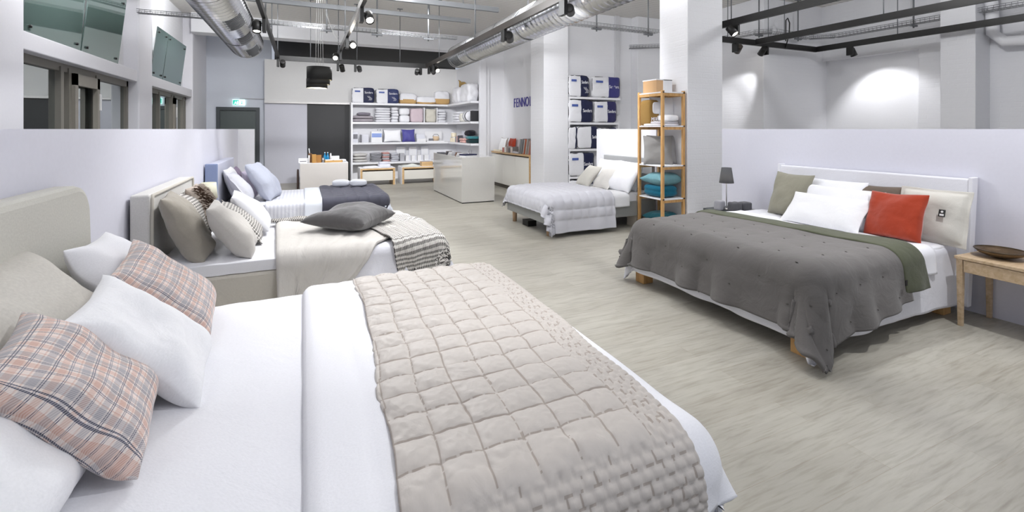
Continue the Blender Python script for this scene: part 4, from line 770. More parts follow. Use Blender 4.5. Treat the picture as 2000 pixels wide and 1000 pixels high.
# ---------------------------------------------------------------- goods builders
NAVY=fabric('navy_nylon','#232746',rough=.45,crease=.3); PURN=fabric('violet_nylon','#3f3f7c',rough=.45,crease=.3); CLEAR=fabric('white_packed_bedding','#eaeaee',rough=.45,crease=.5); TAN=fabric('tan_canvas','#c9a571',crease=.2); PIPE=mat('piping_black','#16161c',.6)
PRW=mat('print_white','#eeeef4',.6); PRB=mat('print_blue','#4a5fa5',.6); TOW=fabric('towel_white2','#e3e3e8',weave=300,bump=.9,crease=.3); PGREY=fabric('cushion_grey_lilac','#a39ca2',crease=.3); PINKP=fabric('pink_pack','#cdbcc3',crease=.4,rough=.5); BEIP=fabric('beige_pack','#cfcbbf',crease=.4,rough=.5)
def bag(label,x,y,z,w,d,h,rz=0,split=0.0,sm=None,txt=True,swirl=False,seed=1,grp=None,ins=True,body=None):
    t=thing('bedding_bag',label,'bedding bag',(x,y,z),rz,grp)
    softbox('packed_duvet',body or CLEAR,w,d,h,parent=t,p=9,seed=seed,crump=.010,n=14)
    softbox('sleeve',sm or NAVY,w,d,h,parent=t,p=9,seed=seed,crump=.010,n=14,grow=.003,keep=lambda c:c[:,0]>split)
    g=MB(); k=28; q=9
    for sy in (-1,):
        pts=[]
        for i in range(k+1):
            a=2*PI*i/k; ca,sa=math.cos(a),math.sin(a); l=(abs(ca)**q+abs(sa)**q)**(1/q); pts.append((ca/l*w*.49,sy*d*.40,h/2+sa/l*h*.485))
        g.tube(pts,.008,5,False)
    g.build('piping',PIPE,t)
    if txt: letters('Sanders',h*.21,PRW,t,(w*(split/2+.03),-d/2-.012,h*.62 if swirl else h*.46),(1,0,0),(0,0,1),'print',.006,sx=(1-split)*w*.42/(h*.21*3.35))
    if swirl:
        g=MB(); cx=w*(split/2+.26); 
        for kx in (-.03,.0,.03): g.tube([(cx+kx+.035*math.sin(u*1.6*PI),-d/2-.010,h*(.18+.28*u)) for u in np.linspace(0,1,10)],.004,5)
        g.build('swirl_print',PRW,t)
    if ins:
        bx('paper_insert',PRB,-w*.38,-w*.14,-d/2-.014,-d/2-.006,h*.70,h*.80,parent=t)
    return t
def stack(prefix,m,x,y,z,w,d,hs,labels,rz=0,p=4.5,name='folded_towel',cat='towel',grp=None,seed=0):
    for i,(hh,l) in enumerate(zip(hs,labels)):
        softbox(name,m if not isinstance(m,(list,tuple)) else m[i%len(m)],w,d,hh,loc=(x+.01*math.sin(i*2+seed),y,z),rz=rz+.04*math.sin(i*3+seed),p=p,seed=seed+i,crump=.006,n=8,label=l,cat=cat,group=grp); z+=hh
    return z
def carton(label,x,y,z,w,d,h,m,rz=0,name='carton',cat='box',face=None,bev=.004,grp=None):
    t=thing(name,label,cat,(x,y,z),rz,grp); bx('body',m,-w/2,w/2,-d/2,d/2,0,h,parent=t,bevel=bev)
    if face: bx('printed_front',face,-w*.4,w*.4,-d/2-.003,-d/2,h*.35,h*.8,parent=t)
    return t
# ================= rear shelving, L shaped
SHW=mat('shelf_white','#ededf0',.45)
SZ=(2.33,1.76,1.15,.56); t=thing('shelving_unit','white L-shaped wall shelving filled with bedding in the rear corner','shelving',(1.30,14.4,0))
bx('side_panel',SHW,-.02,.03,-.18,.27,0,2.33,parent=t,bevel=.003)
for z in SZ:
    MB().prism([(.03,-.15),(2.9,-.15),(2.9,-2.38),(3.28,-2.38),(3.28,.27),(.03,.27)],z-.06,z,'z').build('shelf_board',SHW,t,bevel=.003)
yb=14.46
def X_(px,y=14.4): return xY(px,y)
def item_w(a,b,y=14.3): return X_(b,y)-X_(a,y)
def hh(py,z): return max(.03,hz(py,2.0,14.3)-z)
def sh(a,b): return (X_(a,14.3)+X_(b,14.3))/2,item_w(a,b)*.97
# top shelf
x,w=sh(687,732); bag('navy and white bedding bag at the left end of the top rear shelf',x,yb,SZ[0],w,.3,hh(172,SZ[0]),split=.05,swirl=True,seed=3)
x,w=sh(734,780); bag('navy and white bedding bag second from the left on the top rear shelf',x,yb,SZ[0],w,.3,hh(173,SZ[0]),split=.05,swirl=True,seed=5,sm=fabric('navy_mid','#343c66',rough=.45))
def canvas_pack(label,x,y,z,w,d,h,rz=0,f=.4,seed=1):
    t=thing('pillow_pack',label,'pillow pack',(x,y,z),rz); softbox('clear_cover',CLEAR,w,d,h,parent=t,p=4.5,seed=seed,crump=.012,n=12); softbox('canvas_base',TAN,w,d,h,parent=t,p=4.5,seed=seed,crump=.012,n=12,grow=.004,keep=lambda c:c[:,2]<-1+2*f); return t
x,w=sh(781,815); canvas_pack('rounded pillow pack with a tan base next to the second navy bag',x,yb,SZ[0],w,.3,hh(179,SZ[0]),f=.38,seed=2)
x,w=sh(814,853); canvas_pack('low pillow pack with a tan strap base on the top rear shelf',x,yb,SZ[0],w,.3,hh(185,SZ[0]),f=.25,seed=4)
x,w=sh(850,880); canvas_pack('tall white pack on a tan box in the corner of the top rear shelf',x,yb,SZ[0],w,.3,hh(173,SZ[0]),f=.40,seed=6)
softbox('bedding_pack',CLEAR,.62,.34,.48,loc=(4.38,13.55,SZ[0]),rz=-PI/2,seed=8,p=4.5,crump=.02,label='puffy white bedding pack on the top shelf right after the corner',cat='bedding pack')
softbox('bedding_pack',CLEAR,.75,.34,.52,loc=(4.38,12.65,SZ[0]),rz=-PI/2,seed=9,p=6,crump=.02,label='large white bedding pack at the right end of the top shelf',cat='bedding pack')
g=MB(); g.tube([(4.3,13.3,2.83),(4.32,13.18,2.92),(4.36,13.05,2.90),(4.34,12.85,2.87)],[.02,.05,.05,.03],10); g.tube([(4.3,13.28,2.82),(4.3,13.26,2.98),(4.28,13.34,3.02)],[.03,.03,.015],8); tag(g.build('toy_animal',fabric('plush_tan','#a08248')),'small tan plush animal lying on the packs of the top shelf','plush toy')
# second shelf
x,w=sh(687,732); stack('',PGREY,x,yb,SZ[1],w,.34,[.10,.09],['wide grey cushion lying lowest on the second rear shelf','wide lilac grey cushion lying on the lowest one, second rear shelf'],name='cushion',cat='cushion',p=3,seed=3)
stack('',fabric('cushion_dim_grey','#85808a'),x+.02,yb,SZ[1]+.19,w*.62,.3,[.10],['small dark grey cushion topmost of the stack on the second rear shelf'],name='cushion',cat='cushion',p=3)
def col(a,b,py,z,n,m,lab,name='folded_towel',cat='towel',grp=None,y=yb,seed=0,p=4.5,d=.34):
    x,w=sh(a,b); H_=hh(py,z); stack('',m,x,y,z,w,d,[H_/n]*n,[lab]*n,name=name,cat=cat,grp=grp,seed=seed,p=p)
col(733,764,210,SZ[1],6,TOW,'white towel in the widest stack of the second rear shelf',grp='towels in the wide stack')
col(765,779,209,SZ[1],5,TOW,'white towel in the narrow stack beside the widest one',grp='towels in the narrow stack',seed=4)
col(780,801,210,SZ[1],2,CLEAR,'white packed duvet between the towels and the pink pack',name='bedding_pack',cat='bedding pack',grp='packed duvets',seed=7)
x,w=sh(802,827); softbox('bedding_pack',PINKP,w,.34,hh(210,SZ[1]),loc=(x,yb,SZ[1]),p=7,seed=5,crump=.012,label='dusty pink bedding pack on the second rear shelf',cat='bedding pack')
x,w=sh(832,852); softbox('bedding_pack',BEIP,w,.34,hh(211,SZ[1]),loc=(x,yb,SZ[1]),p=7,seed=6,crump=.012,label='beige bedding pack between two upright dividers',cat='bedding pack')
for i,(p_,l) in enumerate(((828.5,'upright white divider left of the beige bedding pack'),(853.5,'upright white divider right of the beige bedding pack'))): x=X_(p_,14.3); tag(bx('divider',SHW,x-.012,x+.012,14.27,14.62,SZ[1],SZ[1]+.46),l,'divider')
col(855,872,212,SZ[1],5,TOW,'white towel stacked in the corner of the second rear shelf',grp='towels in the corner stack',seed=9)
stack('',TOW,4.36,13.55,SZ[1],.50,.3,[.08]*4,['white towel folded on the second shelf just after the corner']*4,rz=-PI/2,grp='towels after the corner',seed=2)
softbox('folded_towel',fabric('ivory_terry','#dedcd3',weave=300,bump=.8),.36,.3,.26,loc=(4.36,13.0,SZ[1]),rz=-PI/2,seed=3,p=4,layers=3,label='thick ivory blanket folded on the second shelf of the side wing',cat='blanket')
t=thing('blanket_roll','white blanket roll with a black band on the second shelf','blanket roll',(4.34,12.6,SZ[1]+.16))
MB().tube([(0,.16,0),(0,-.16,0)],.14,18).build('roll',TOW,t); MB().tube([(0,-.06,0),(0,-.12,0)],.146,18).build('band',PIPE,t)
carton('narrow black box at the right end of the second shelf',4.36,12.15,SZ[1],.14,.2,.30,mat('black_card','#2c2c2e',.6),rz=-PI/2)
# third shelf
GSD=mat('grey_card','#77777d',.6); PALE=mat('pale_card','#d9dae2',.6); PWH=mat('white_card','#eeeef0',.6)
for (a,b,py,l,f) in ((689,700,258,'small grey-banded box at the left end of the third rear shelf',GSD),(704,721,262,'pale box leaning right of the grey-banded one on the third shelf',None)):
    x,w=sh(a,b); carton(l,x,yb-.05,SZ[2],w,.14,hh(py,SZ[2]),PALE,face=f)
x,w=sh(703,708); carton('thin dark grey box beside the pale box on the third shelf',x-.01,yb-.14,SZ[2],w*.8,.05,hh(263,SZ[2]),GSD)
x,w=sh(725,747); t=carton('white box with a pale blue band on the third rear shelf',x,yb-.05,SZ[2],w,.18,hh(257,SZ[2]),PWH); bx('blue_band',mat('pale_blue','#8fa4dc',.6),-w*.45,w*.45,-.095,-.09,.15,.27,parent=t)
for px in(-.02,.05): MB().tube([(px+.05,-.096,.37),(px+.05,-.09,.37)],.016).build('round_mark',GSD,t)
x,w=sh(748,787); pillow('cushion',F_WHITE2,w,.42,.14,(x,yb-.05,1),(1,0,0),(0,.25,1),label='white cushion with dark piping standing on the third rear shelf',cat='cushion',rest=SZ[2],seed=3,pinch=.1,n=18,flange=.05,fm=fabric('grey_edge','#8c8c92'))
x,w=sh(785,812); pillow('cushion',fabric('violet_satin','#514f95',rough=.4,crease=.5),w,.42,.15,(x,yb-.1,1),(1,0,0),(0,.25,1),label='violet satin cushion standing on the third rear shelf',cat='cushion',rest=SZ[2],seed=4,pinch=.1,n=18)
x,w=sh(814,831); carton('pale grey box right of the violet cushion',x,yb,SZ[2],w,.2,hh(262,SZ[2]),PALE); 
carton('flat white box lying before the pale grey one',x,yb-.16,SZ[2],w*1.05,.1,.10,PWH)
x,w=sh(833,868); t=thing('display_tray','white display tray with a low back on the third rear shelf','tray',(x,yb-.03,SZ[2])); bx('tray_base',PWH,-w/2,w/2,-.17,.15,0,.03,parent=t); bx('back_board',PWH,-w/2,w/2,.13,.15,.03,.32,parent=t); 
t=thing('basket','small round beige basket on the third rear shelf','basket',(X_(852,14.3),yb-.12,SZ[2]+.03)); MB().lathe([(.08,0),(.10,.06),(.10,.14),(.09,.14),(.08,.02)],(0,0,0),20).build('woven_body',fabric('basket_weave','#d8bfa0',weave=80,bump=1),t); MB().tube([(-.1,0,.14),(-.06,0,.2),(.06,0,.2),(.1,0,.14)],.006,6).build('handle',PIPE,t)
bx_=tag(bx('slate_sign',GSD,X_(842,14.3)-.07,X_(842,14.3)+.07,14.30,14.34,SZ[2]+.03,SZ[2]+.10),'small dark grey slate sign lying in the white tray','sign')
CREAM=mat('cream_jar','#eadfc6',.4)
for i,(yy,zz,l) in enumerate(((14.05,0,'front cream jar in the row on the third shelf after the corner'),(13.85,0,'middle cream jar in the row on the third shelf after the corner'),(13.65,0,'last cream jar in the row on the third shelf after the corner'),(13.95,.15,'cream jar stacked on top of the others on the third shelf'))):
    t=thing('jar',l,'jar',(4.32,yy,SZ[2]+zz)); MB().lathe([(.085,0),(.088,.01),(.088,.12),(.07,.13)],(0,0,0),18).build('body',CREAM,t); MB().lathe([(.075,.125),(.075,.148)],(0,0,0),18).build('lid',PWH,t)
cols=['#8f8f96','#c9a6a2','#54525a','#d8d8de','#a07a70']
for i,yy in enumerate((13.42,13.3,13.18)):
    carton('%s striped packet in the front row of the third shelf wing'%('grey','pink','charcoal')[i],4.28,yy,SZ[2],.10,.14,.17+.02*i,mat('packet_%d'%i,cols[i],.6),rz=-PI/2,name='packet',cat='packet')
for i,(yy,c_,l) in enumerate(((13.35,'#d9dbe4','pale blue pack standing at the back of the third shelf wing'),(13.05,'#b9bac4','grey pack standing at the back of the third shelf wing'),(12.75,'#e8e4e8','white pack standing at the back of the third shelf wing'))): carton(l,4.48,yy,SZ[2],.26,.12,.34,mat('pack_%d'%i,c_,.5),rz=-PI/2,name='packet',cat='packet')
stack('',[fabric('coral_stripe','#e2c2bc',pattern='stripe',per=.06,c2='#c9604f')],4.34,12.85,SZ[2],.4,.3,[.07,.06],['coral striped towel lowest beside the teal towels','coral striped towel lying on its twin beside the teal towels'],rz=-PI/2,seed=3)
stack('',[fabric('teal_dark','#20383c'),fabric('teal_mid','#3f7f86')],4.36,12.28,SZ[2],.44,.34,[.11,.09],['dark teal towel lowest at the right end of the third shelf','teal towel on the dark one at the right end of the third shelf'],rz=-PI/2,p=5,seed=1)
softbox('folded_towel',fabric('black_terry','#26242a',weave=300,bump=.9),.3,.26,.16,loc=(4.34,12.45,SZ[2]+.20),seed=5,p=3,crump=.02,label='black crumpled cloth on top of the teal towels',cat='towel')
# fourth shelf
x,w=sh(689,719); stack('',fabric('stone_cushion','#c9c7c4',crease=.3),x,yb,SZ[3],w,.36,[.085,.085,.1],['pale grey seat cushion at the bottom of the stack, lowest rear shelf','pale grey seat cushion in the middle of the stack, lowest rear shelf','pale grey seat cushion on top of the stack, lowest rear shelf'],name='cushion',cat='cushion',p=2.8,seed=8)
col(724,746,299,SZ[3],6,fabric('grey_marl','#9b9ba1',weave=200),'grey folded towel in the stack beside the pale cushions',grp='grey towels on the lowest shelf')
col(747,762,298,SZ[3],5,[fabric('rose','#c99a96'),fabric('grey_l','#b9b9be')],'rose or grey folded towel in the small mixed stack',grp='mixed towels on the lowest shelf',seed=2)
col(764,780,300,SZ[3],4,fabric('silver','#c2c3cb'),'silver folded towel in the stack right of the rose ones',grp='silver towels on the lowest shelf',seed=5)
x,w=sh(782,791); carton('narrow grey patterned box on the lowest rear shelf',x,yb,SZ[3],w,.2,hh(301,SZ[3]),mat('patterned_grey','#b5b5ba',.6,var=.3,scale=30))
for i,(a,b) in enumerate(((793,803),(804,815),(816,828),(829,843))):
    x,w=sh(a,b); t=carton(('first','second','third','last')[i]+' white box from the left in the low row on the lowest rear shelf',x,yb-.05,SZ[3],w,.16,hh(305,SZ[3]),PWH); bx('grey_stripe',PALE,w*.1,w*.4,-.084,-.08,.02,.18,parent=t)
for i,(a,b) in enumerate(((777,796),(802,819),(826,842))):
    x,w=sh(a,b); t=thing('picture_frame',('left','middle','right')[i]+' small white frame leaning at the back of the lowest rear shelf','frame',(x,14.60,SZ[3]+.0)); fr=MB(); z0,z1=.22,.45
    fr.box(-w/2,w/2,0,.02,z1-.02,z1); fr.box(-w/2,w/2,0,.02,0,.02); fr.box(-w/2,-w/2+.02,0,.02,0.02,z1-.02); fr.box(w/2-.02,w/2,0,.02,.02,z1-.02); fr.build('frame',PALE,t); bx('print',PWH,-w/2+.02,w/2-.02,.008,.016,.02,z1-.02,parent=t)
t=thing('poster','small square poster with a blue and white emblem above the counter','poster',(4.616,yX(867,4.616),.80)); bx('sheet',PWH,-.004,.004,-.12,.12,0,.24,parent=t); MB().prism([(-.075,.02),(.075,.02),(.075,.22),(-.075,.22)],-.007,-.004,'x').build('blue_field',mat('emblem_blue','#3a78b8',.5),t); MB().prism([(-.06,.05),(.05,.12),(.065,.2),(.02,.19)],-.010,-.007,'x').build('white_emblem',PWH,t)
# ================= display benches with drawer
def bench(label,x,y,w,d=.62,h=.47):
    t=thing('display_bench',label,'bench',(x,y,0)); e=.055
    bx('top_board',OAKX,-w/2,w/2,-d/2,d/2,h-.045,h,parent=t,bevel=.003); bx('white_top',PWH,-w/2+.0,w/2,-d/2,d/2,h,h+.008,parent=t)
    for s in(-1,1): a=s*(w/2-e/2); bx('side_panel',OAKX,a-e/2,a+e/2,-d/2,d/2,0,h-.045,parent=t,bevel=.003); bx('outer_face',PWH,s*w/2-(.006 if s<0 else -.0),s*w/2+(.006 if s>0 else 0),-d/2+.002,d/2,0,h,parent=t)
    dr=bx('drawer',mat('drawer_front','#d6d3cb',.5),-w/2+e+.004,w/2-e-.004,-d/2+.015,d/2-.05,.13,h-.085,parent=t,bevel=.003); return t
bench('oak framed drawer bench left of two before the rear shelves',1.88,13.38,.93)
bench('oak framed drawer bench right of two, half behind the glossy counter',3.08,13.38,1.08)
def crumple(label,x,y,z,w,d,m,amp=.05,seed=1,rz=0):
    U,V=flat(-w/2,w/2,-d/2,d/2,.02); Z=.012+amp*np.clip(.5+.6*sn(U,V,9,seed),0,1.2)*np.clip(1-(2*U/w)**4,0,1)*np.clip(1-(2*V/d)**4,0,1)
    c_,s_=math.cos(rz),math.sin(rz); P=np.stack([x+U*c_-V*s_,y+U*s_+V*c_,z+Z],-1); return tag(gridmesh('cloth',P,np.stack([U,V],-1),m,thick=.008),label,'cloth')
crumple('white cloth spread out on the left drawer bench',1.72,13.3,.478,.45,.4,TOW,.05,3)
softbox('folded_towel',fabric('lavender_white','#d3d4df'),.32,.3,.10,loc=(2.08,13.3,.478),seed=4,label='pale lavender folded blanket on the left drawer bench, lower one',cat='blanket'); softbox('folded_towel',fabric('lavender_white',''),.28,.26,.05,loc=(2.08,13.3,.578),seed=5,label='pale lavender folded blanket on the left drawer bench, upper one',cat='blanket')
crumple('sage white cloth draped on the left part of the right drawer bench',2.82,13.3,.478,.5,.42,fabric('sage_white','#cfd2cb'),.07,8)
t=thing('wooden_crate','light wooden crate on the right drawer bench','crate',(3.27,13.25,.478)); g=MB(); g.box(-.16,.16,-.12,-.10,0,.13); g.box(-.16,.16,.10,.12,0,.13); g.box(-.16,-.14,-.1,.1,0,.13); g.box(.14,.16,-.1,.1,0,.13); g.box(-.14,.14,-.1,.1,0,.01); g.build('body',OAKX,t)
softbox('folded_towel',PGREY,.26,.18,.13,loc=(3.27,13.25,.49),seed=2,label='grey lilac cloth folded inside the wooden crate',cat='towel')
# ================= desk with small items
t=thing('sales_desk','white display block carrying bottles and brown boxes before the black door','desk',(.51,13.4,0)); bx('body',mat('desk_white','#d6d1cd',.5),-.58,.58,-.5,.5,0,.66,parent=t,bevel=.004); bx('top_board',PWH,-.58,.58,-.5,.5,.66,.675,parent=t)
zt=.675; yd=12.98
def XD(px,y=13.0): return xY(px,y)
for i,(px,l) in enumerate(((634.5,'left one of two blue glass bottles on the white display block'),(640,'right one of two blue glass bottles on the white display block'))):
    t=thing('bottle',l,'bottle',(XD(px,13.3),13.3,zt)); MB().lathe([(.036,0),(.04,.01),(.04,.12),(.03,.16),(.014,.2),(.013,.235)],(0,0,0),18).build('glass_body',mat('blue_glass','#1b7fb0',.1,coat=.5),t); MB().lathe([(.016,.232),(.016,.255)],(0,0,0),12).build('cap',mat('cap_white','#d5e4ea',.4),t)
carton('orange brown box at the front left of the display block',XD(613),yd,zt,.10,.12,.22,mat('kraft','#bd8c4a',.6),rz=.1); carton('brown box right beside the orange one on the display block',XD(623),yd+.02,zt,.12,.12,.20,mat('kraft_dark','#a9763a',.6),rz=-.1)
t=thing('wooden_holder','tall dark wooden holder with a white brush on the display block','holder',(XD(606),13.1,zt)); bx('block',wood('walnut','#7a5532','#5c3d22'),-.045,.045,-.045,.045,0,.24,parent=t); MB().tube([(-.01,0,.2),(-.03,0,.37)],.012,8).build('brush',PWH,t)
t=thing('drinking_glass','clear drinking glass behind the brown boxes','glass',(XD(624,13.3),13.3,zt)); MB().lathe([(.05,0),(.06,.17),(.056,.17),(.046,.01)],(0,0,0),20).build('vessel',glass_mat('clear_glass','#e8eef2',.75),t)
t=thing('card_stand','white card in a low stand at the left back of the display block','card',(XD(593,13.2),13.1,zt)); MB().prism([(-.08,0),(.08,0),(.0,.12)],-.12,.12,'x').build('card',PWH,t); bx('print',GSD,-.09,.06,-.062,-.055,.03,.05,parent=t)
carton('white box at the right back of the display block',XD(654,13.5),13.5,zt,.22,.14,.14,PWH); tag(MB().lathe([(.02,0),(.02,.2),(.012,.23)],(XD(646,13.2),13.2,zt),12).build('candle',PWH),'slim white candle right of the blue bottles','candle')
tag(MB().lathe([(.035,0),(.035,.13)],(XD(631,12.98),12.98,zt),14).build('metal_tin',mat('tin','#b4b6ba',.3,.8)),'silver tin at the front edge of the display block','tin')
tag(MB().lathe([(.02,0),(.02,.2)],(XD(603.5,12.95),12.95,zt),12).build('candle',PWH),'slim white candle at the front left edge of the display block','candle')
for i,(px,l,rz) in enumerate(((643,'kraft tray with white edge in the middle front of the display block',.2),(660,'long kraft tray at the right front of the display block',-.15))):
    t=thing('kraft_tray',l,'tray',(XD(px),13.02,zt),rz); bx('tray_base',mat('kraft_light','#c79c5c',.6),-.12,.12,-.07,.07,0,.05,parent=t,bevel=.004); bx('paper',PWH,-.10,.08,-.03,.07,.05,.075,parent=t)
softbox('napkin',F_WHITE2,.26,.2,.06,loc=(XD(666,13.3),13.3,zt),seed=3,p=3,label='folded white napkin at the right side of the display block',cat='napkin')
softbox('shopping_bag',mat('bag_brown','#4b3a34',.7),.05,.3,.5,loc=(-.12,13.2,.0),seed=3,p=7,label='dark brown bag standing on the floor left of the display block',cat='bag')
# ================= glossy counter
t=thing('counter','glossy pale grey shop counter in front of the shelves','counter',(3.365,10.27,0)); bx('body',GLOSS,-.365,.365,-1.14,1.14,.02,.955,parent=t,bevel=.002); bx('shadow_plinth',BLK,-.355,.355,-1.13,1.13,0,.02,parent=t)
t=thing('book','navy catalogue lying near the front corner of the counter','book',(3.28,9.55,.956),.3); bx('pages',PWH,-.15,.15,-.11,.11,0,.022,parent=t); bx('cover',mat('navy_cover','#23264a',.4),-.155,.155,-.115,.115,.022,.05,parent=t)
t=thing('leaflet_stand','leaflets fanned out on the counter top','leaflets',(3.15,10.3,.956)); 
for i in range(9): c_=mat('leaf_%d'%(i%4),('#e9e9ec','#53545c','#8d6f62','#c9cad2')[i%4],.5); o=bx('leaflet',c_,-.07,.07,-.05,.05,0,.004,parent=t); o.location=(.05*math.sin(i),-.55+i*.13,.03); o.rotation_euler=(-.9,0,.2)
for i,(yy,l) in enumerate(((9.75,'front chrome pen stand on the counter behind the navy catalogue'),(9.92,'rear chrome pen stand on the counter'))): tag(MB().lathe([(.03,0),(.03,.01),(.008,.02),(.008,.10),(.014,.12)],(3.42,yy,.956),14).build('pen_stand',mat('chrome','#b0b0b4',.15,.9)),l,'pen stand')
tag(bx('leaflet_pile',mat('leaf_1',''),2.98+.05,3.2,10.7,11.2,.956,.975),'flat pile of dark leaflets at the far end of the counter','leaflets')
# ================= low cabinet in the niche
t=thing('sideboard','long white sideboard with an oak top in the niche below the wall lettering','sideboard',(5.0,10.65,0)); d0,d1=-1.13,1.25
bx('oak_top',OAKX,-.235,.19,d0,d1,.90,.945,parent=t,bevel=.003); bx('oak_end_panel',OAKX,-.235,.19,d0,d0+.04,.06,.90,parent=t); bx('body',mat('cream_lacquer','#e6e4dd',.4),-.20,.19,d0+.04,d1,.10,.87,parent=t); bx('plinth',mat('plinth_dark','#5a544c',.6),-.17,.19,d0+.05,d1,0,.10,parent=t)
for k in range(3):
    a=d0+.05+k*(d1-d0-.06)/3; bx('door',mat('cream_lacquer',''),-.222,-.202,a+.003,a+(d1-d0-.06)/3-.003,.11,.865,parent=t,bevel=.002)
zc=.945
pillow('cushion',F_WHITE2,.46,.40,.12,(4.98,11.55,1),(0,-1,0),(.25,0,1),label='white cushion with grey piping on the far end of the sideboard',cat='cushion',rest=zc,seed=5,n=18,pinch=.09,flange=.05,fm=fabric('brown_edge','#9a8f86'))
pillow('cushion',fabric('brick_red','#a8402c'),.40,.38,.10,(5.1,11.25,1),(0,-1,0),(.2,0,1),label='brick red cushion behind the white one on the sideboard',cat='cushion',rest=zc,seed=6,n=18)
for i,(yy,c_,th,hh_,l) in enumerate(((10.22,'#7e8184',.07,.36,'grey fabric sample book leaning on the sideboard'),(10.09,'#5d6062',.035,.37,'thin dark grey sample book beside the terracotta one'),(9.98,'#b85a36',.08,.36,'terracotta fabric sample book leaning on the sideboard'),(9.84,'#8f857c',.08,.37,'taupe fabric sample book right of the terracotta one'),(9.72,'#b07a6a',.06,.33,'dusty pink sample book nearest the white column'))):
    t=thing('sample_book',l,'book',(4.95,yy,zc)); c__=mat('book_%d'%i,c_,.7); v=MB(); v.prism([(-th/2,0),(th/2,0),(th/2-.10,hh_),(-th/2-.10,hh_)],-.13,.13,'x'); v.build('cover',c__,t); v=MB(); v.prism([(-th/2+.008,.012),(th/2-.008,.012),(th/2-.108,hh_-.012),(-th/2-.092,hh_-.012)],-.135,-.131,'x'); v.build('fabric_swatches',mat('pages_grey','#9d9995',.8,var=.3,scale=80),t)
pk=[('#c08078','pink'),('#e6e2de','white'),('#9b8f8a','taupe'),('#6c6a6c','charcoal'),('#d5c8c0','sand'),('#77706c','brown grey')]
for i,(c_,n_) in enumerate(pk): carton('%s packet in the front row on the sideboard before the cushions'%n_,4.86,11.15-.13*i,zc,.10,.12,.12+.02*(i%3),mat('side_packet_%d'%i,c_,.6),rz=-PI/2+.2,name='packet',cat='packet')
t=thing('paper_tray','low cream paper tray at the far front of the sideboard','tray',(4.86,11.55,zc)); bx('tray_base',CREAM,-.08,.08,-.22,.22,0,.015,parent=t); bx('front_edge',CREAM,-.08,-.07,-.22,.22,.015,.05,parent=t)
crumple('crumpled grey and white ribbon pile in the middle of the sideboard',4.86,10.38,zc,.2,.3,mat('ribbon','#bdbac0',.5,var=.5,scale=60),.09,12)
# ================= bedding shelf beside the middle column
t=thing('bedding_shelf','tall white shelf packed with navy bedding bags beside the middle column','shelving',(6.06,9.03,0)); XL,XR=5.42-6.06,xY(1207,8.87)-6.06
bz=(2.28,1.70,1.10,.48)
for s in(XL,XR-.0): bx('side_panel',SHW,s-.0,s+.025,-.17,.16,0,1.70 if s>0 else 2.28,parent=t)
for z in bz: bx('shelf_board',SHW,XL+.025,XR+(.0 if z!=2.28 else .06),-.17,.16,z-.05,z,parent=t,bevel=.002)
yb2=8.97
def X2(px): return xY(px,8.83)
def b2(a,b,py,zi,l,**k):
    x=(X2(a)+X2(b))/2; w=X2(b)-X2(a); z=bz[zi]; h=hz(py,x,8.83)-z; return bag(l,x,yb2,z,w*.98,.26,h,**k)
b2(1111,1152,147,0,'navy bedding bag on the left of the topmost board beside the column',split=.15,swirl=True,seed=11)
b2(1157,1213,150,0,'violet bedding bag on the right of the topmost board beside the column',split=.1,sm=PURN,seed=12)
b2(1111,1160,195,1,'navy bedding bag on the left of the second board beside the column',split=.05,seed=13)
b2(1161,1206,198,1,'dark violet bedding bag on the right of the second board beside the column',split=.1,sm=fabric('dark_violet_nylon','#312f5c',rough=.45),seed=14)
b2(1111,1128,248,2,'curved half hidden bedding bag at the left edge of the third board',split=.6,seed=15,txt=False,ins=False)
b2(1128,1170,247,2,'navy bedding bag in the middle of the third board behind the partition',split=.3,seed=16,ins=False)
b2(1171,1206,250,2,'black topped bedding bag on the right of the third board',split=.1,seed=17,txt=False,ins=False)
b2(1111,1162,299,3,'large navy bedding bag on the fourth board behind the bed',split=.1,seed=18)
x=(X2(1113)+X2(1160))/2; bag('lowest bedding bag standing on the floor level of the white shelf',x,yb2,.03,(X2(1160)-X2(1113)),.26,.36,split=-.4,seed=19,ins=False)
bx_=tag(bx('base_board',SHW,5.45,6.75,8.87,9.18,0,.03),'bottom board of the white bedding shelf','board')
# ================= oak shelf unit beside the big column
ux,uy=4.78,5.22; UW,UD=.44,.55; t=thing('oak_shelf','tall open oak shelf unit with white boards beside the big column','shelf',(ux+UW/2,uy+UD/2,0)); 
for sx in(-1,1):
    for sy in(-1,1): X=sx*(UW/2-.02);Y=sy*(UD/2-.02); bx('post',OAK,X-.02,X+.02,Y-.02,Y+.02,0,2.12,parent=t,bevel=.003)
uz=(2.10,1.60,1.01,.52)
for z in uz:
    bx('shelf_board',SHW,-UW/2+.004,UW/2-.004,-UD/2+.0,UD/2,z-.018,z,parent=t)
    for s in(-1,1): bx('cross_rail',OAK,-UW/2+.04,UW/2-.04,s*(UD/2-.02)-.012,s*(UD/2-.02)+.012,z-.06,z-.018,parent=t); 
    if z>2: 
        for s in(-1,1): bx('cross_rail',OAK,s*(UW/2-.02)-.012,s*(UW/2-.02)+.012,-UD/2+.04,UD/2-.04,z-.06,z-.018,parent=t)
for s in(-1,1): bx('cross_rail',OAK,-UW/2+.04,UW/2-.04,s*(UD/2-.02)-.012,s*(UD/2-.02)+.012,.08,.12,parent=t)
UX,UY=ux+UW/2,uy+UD/2
t=carton('tan and white storage box on top of the oak shelf unit',UX-.0,UY+.08,uz[0],.30,.30,.20,mat('kraft_tan','#c9a277',.6)); bx('white_front',PWH,-.02,.155,-.155,-.15,0,.2,parent=t); bx('lid_edge',PWH,-.155,.155,-.155,.155,.19,.205,parent=t)
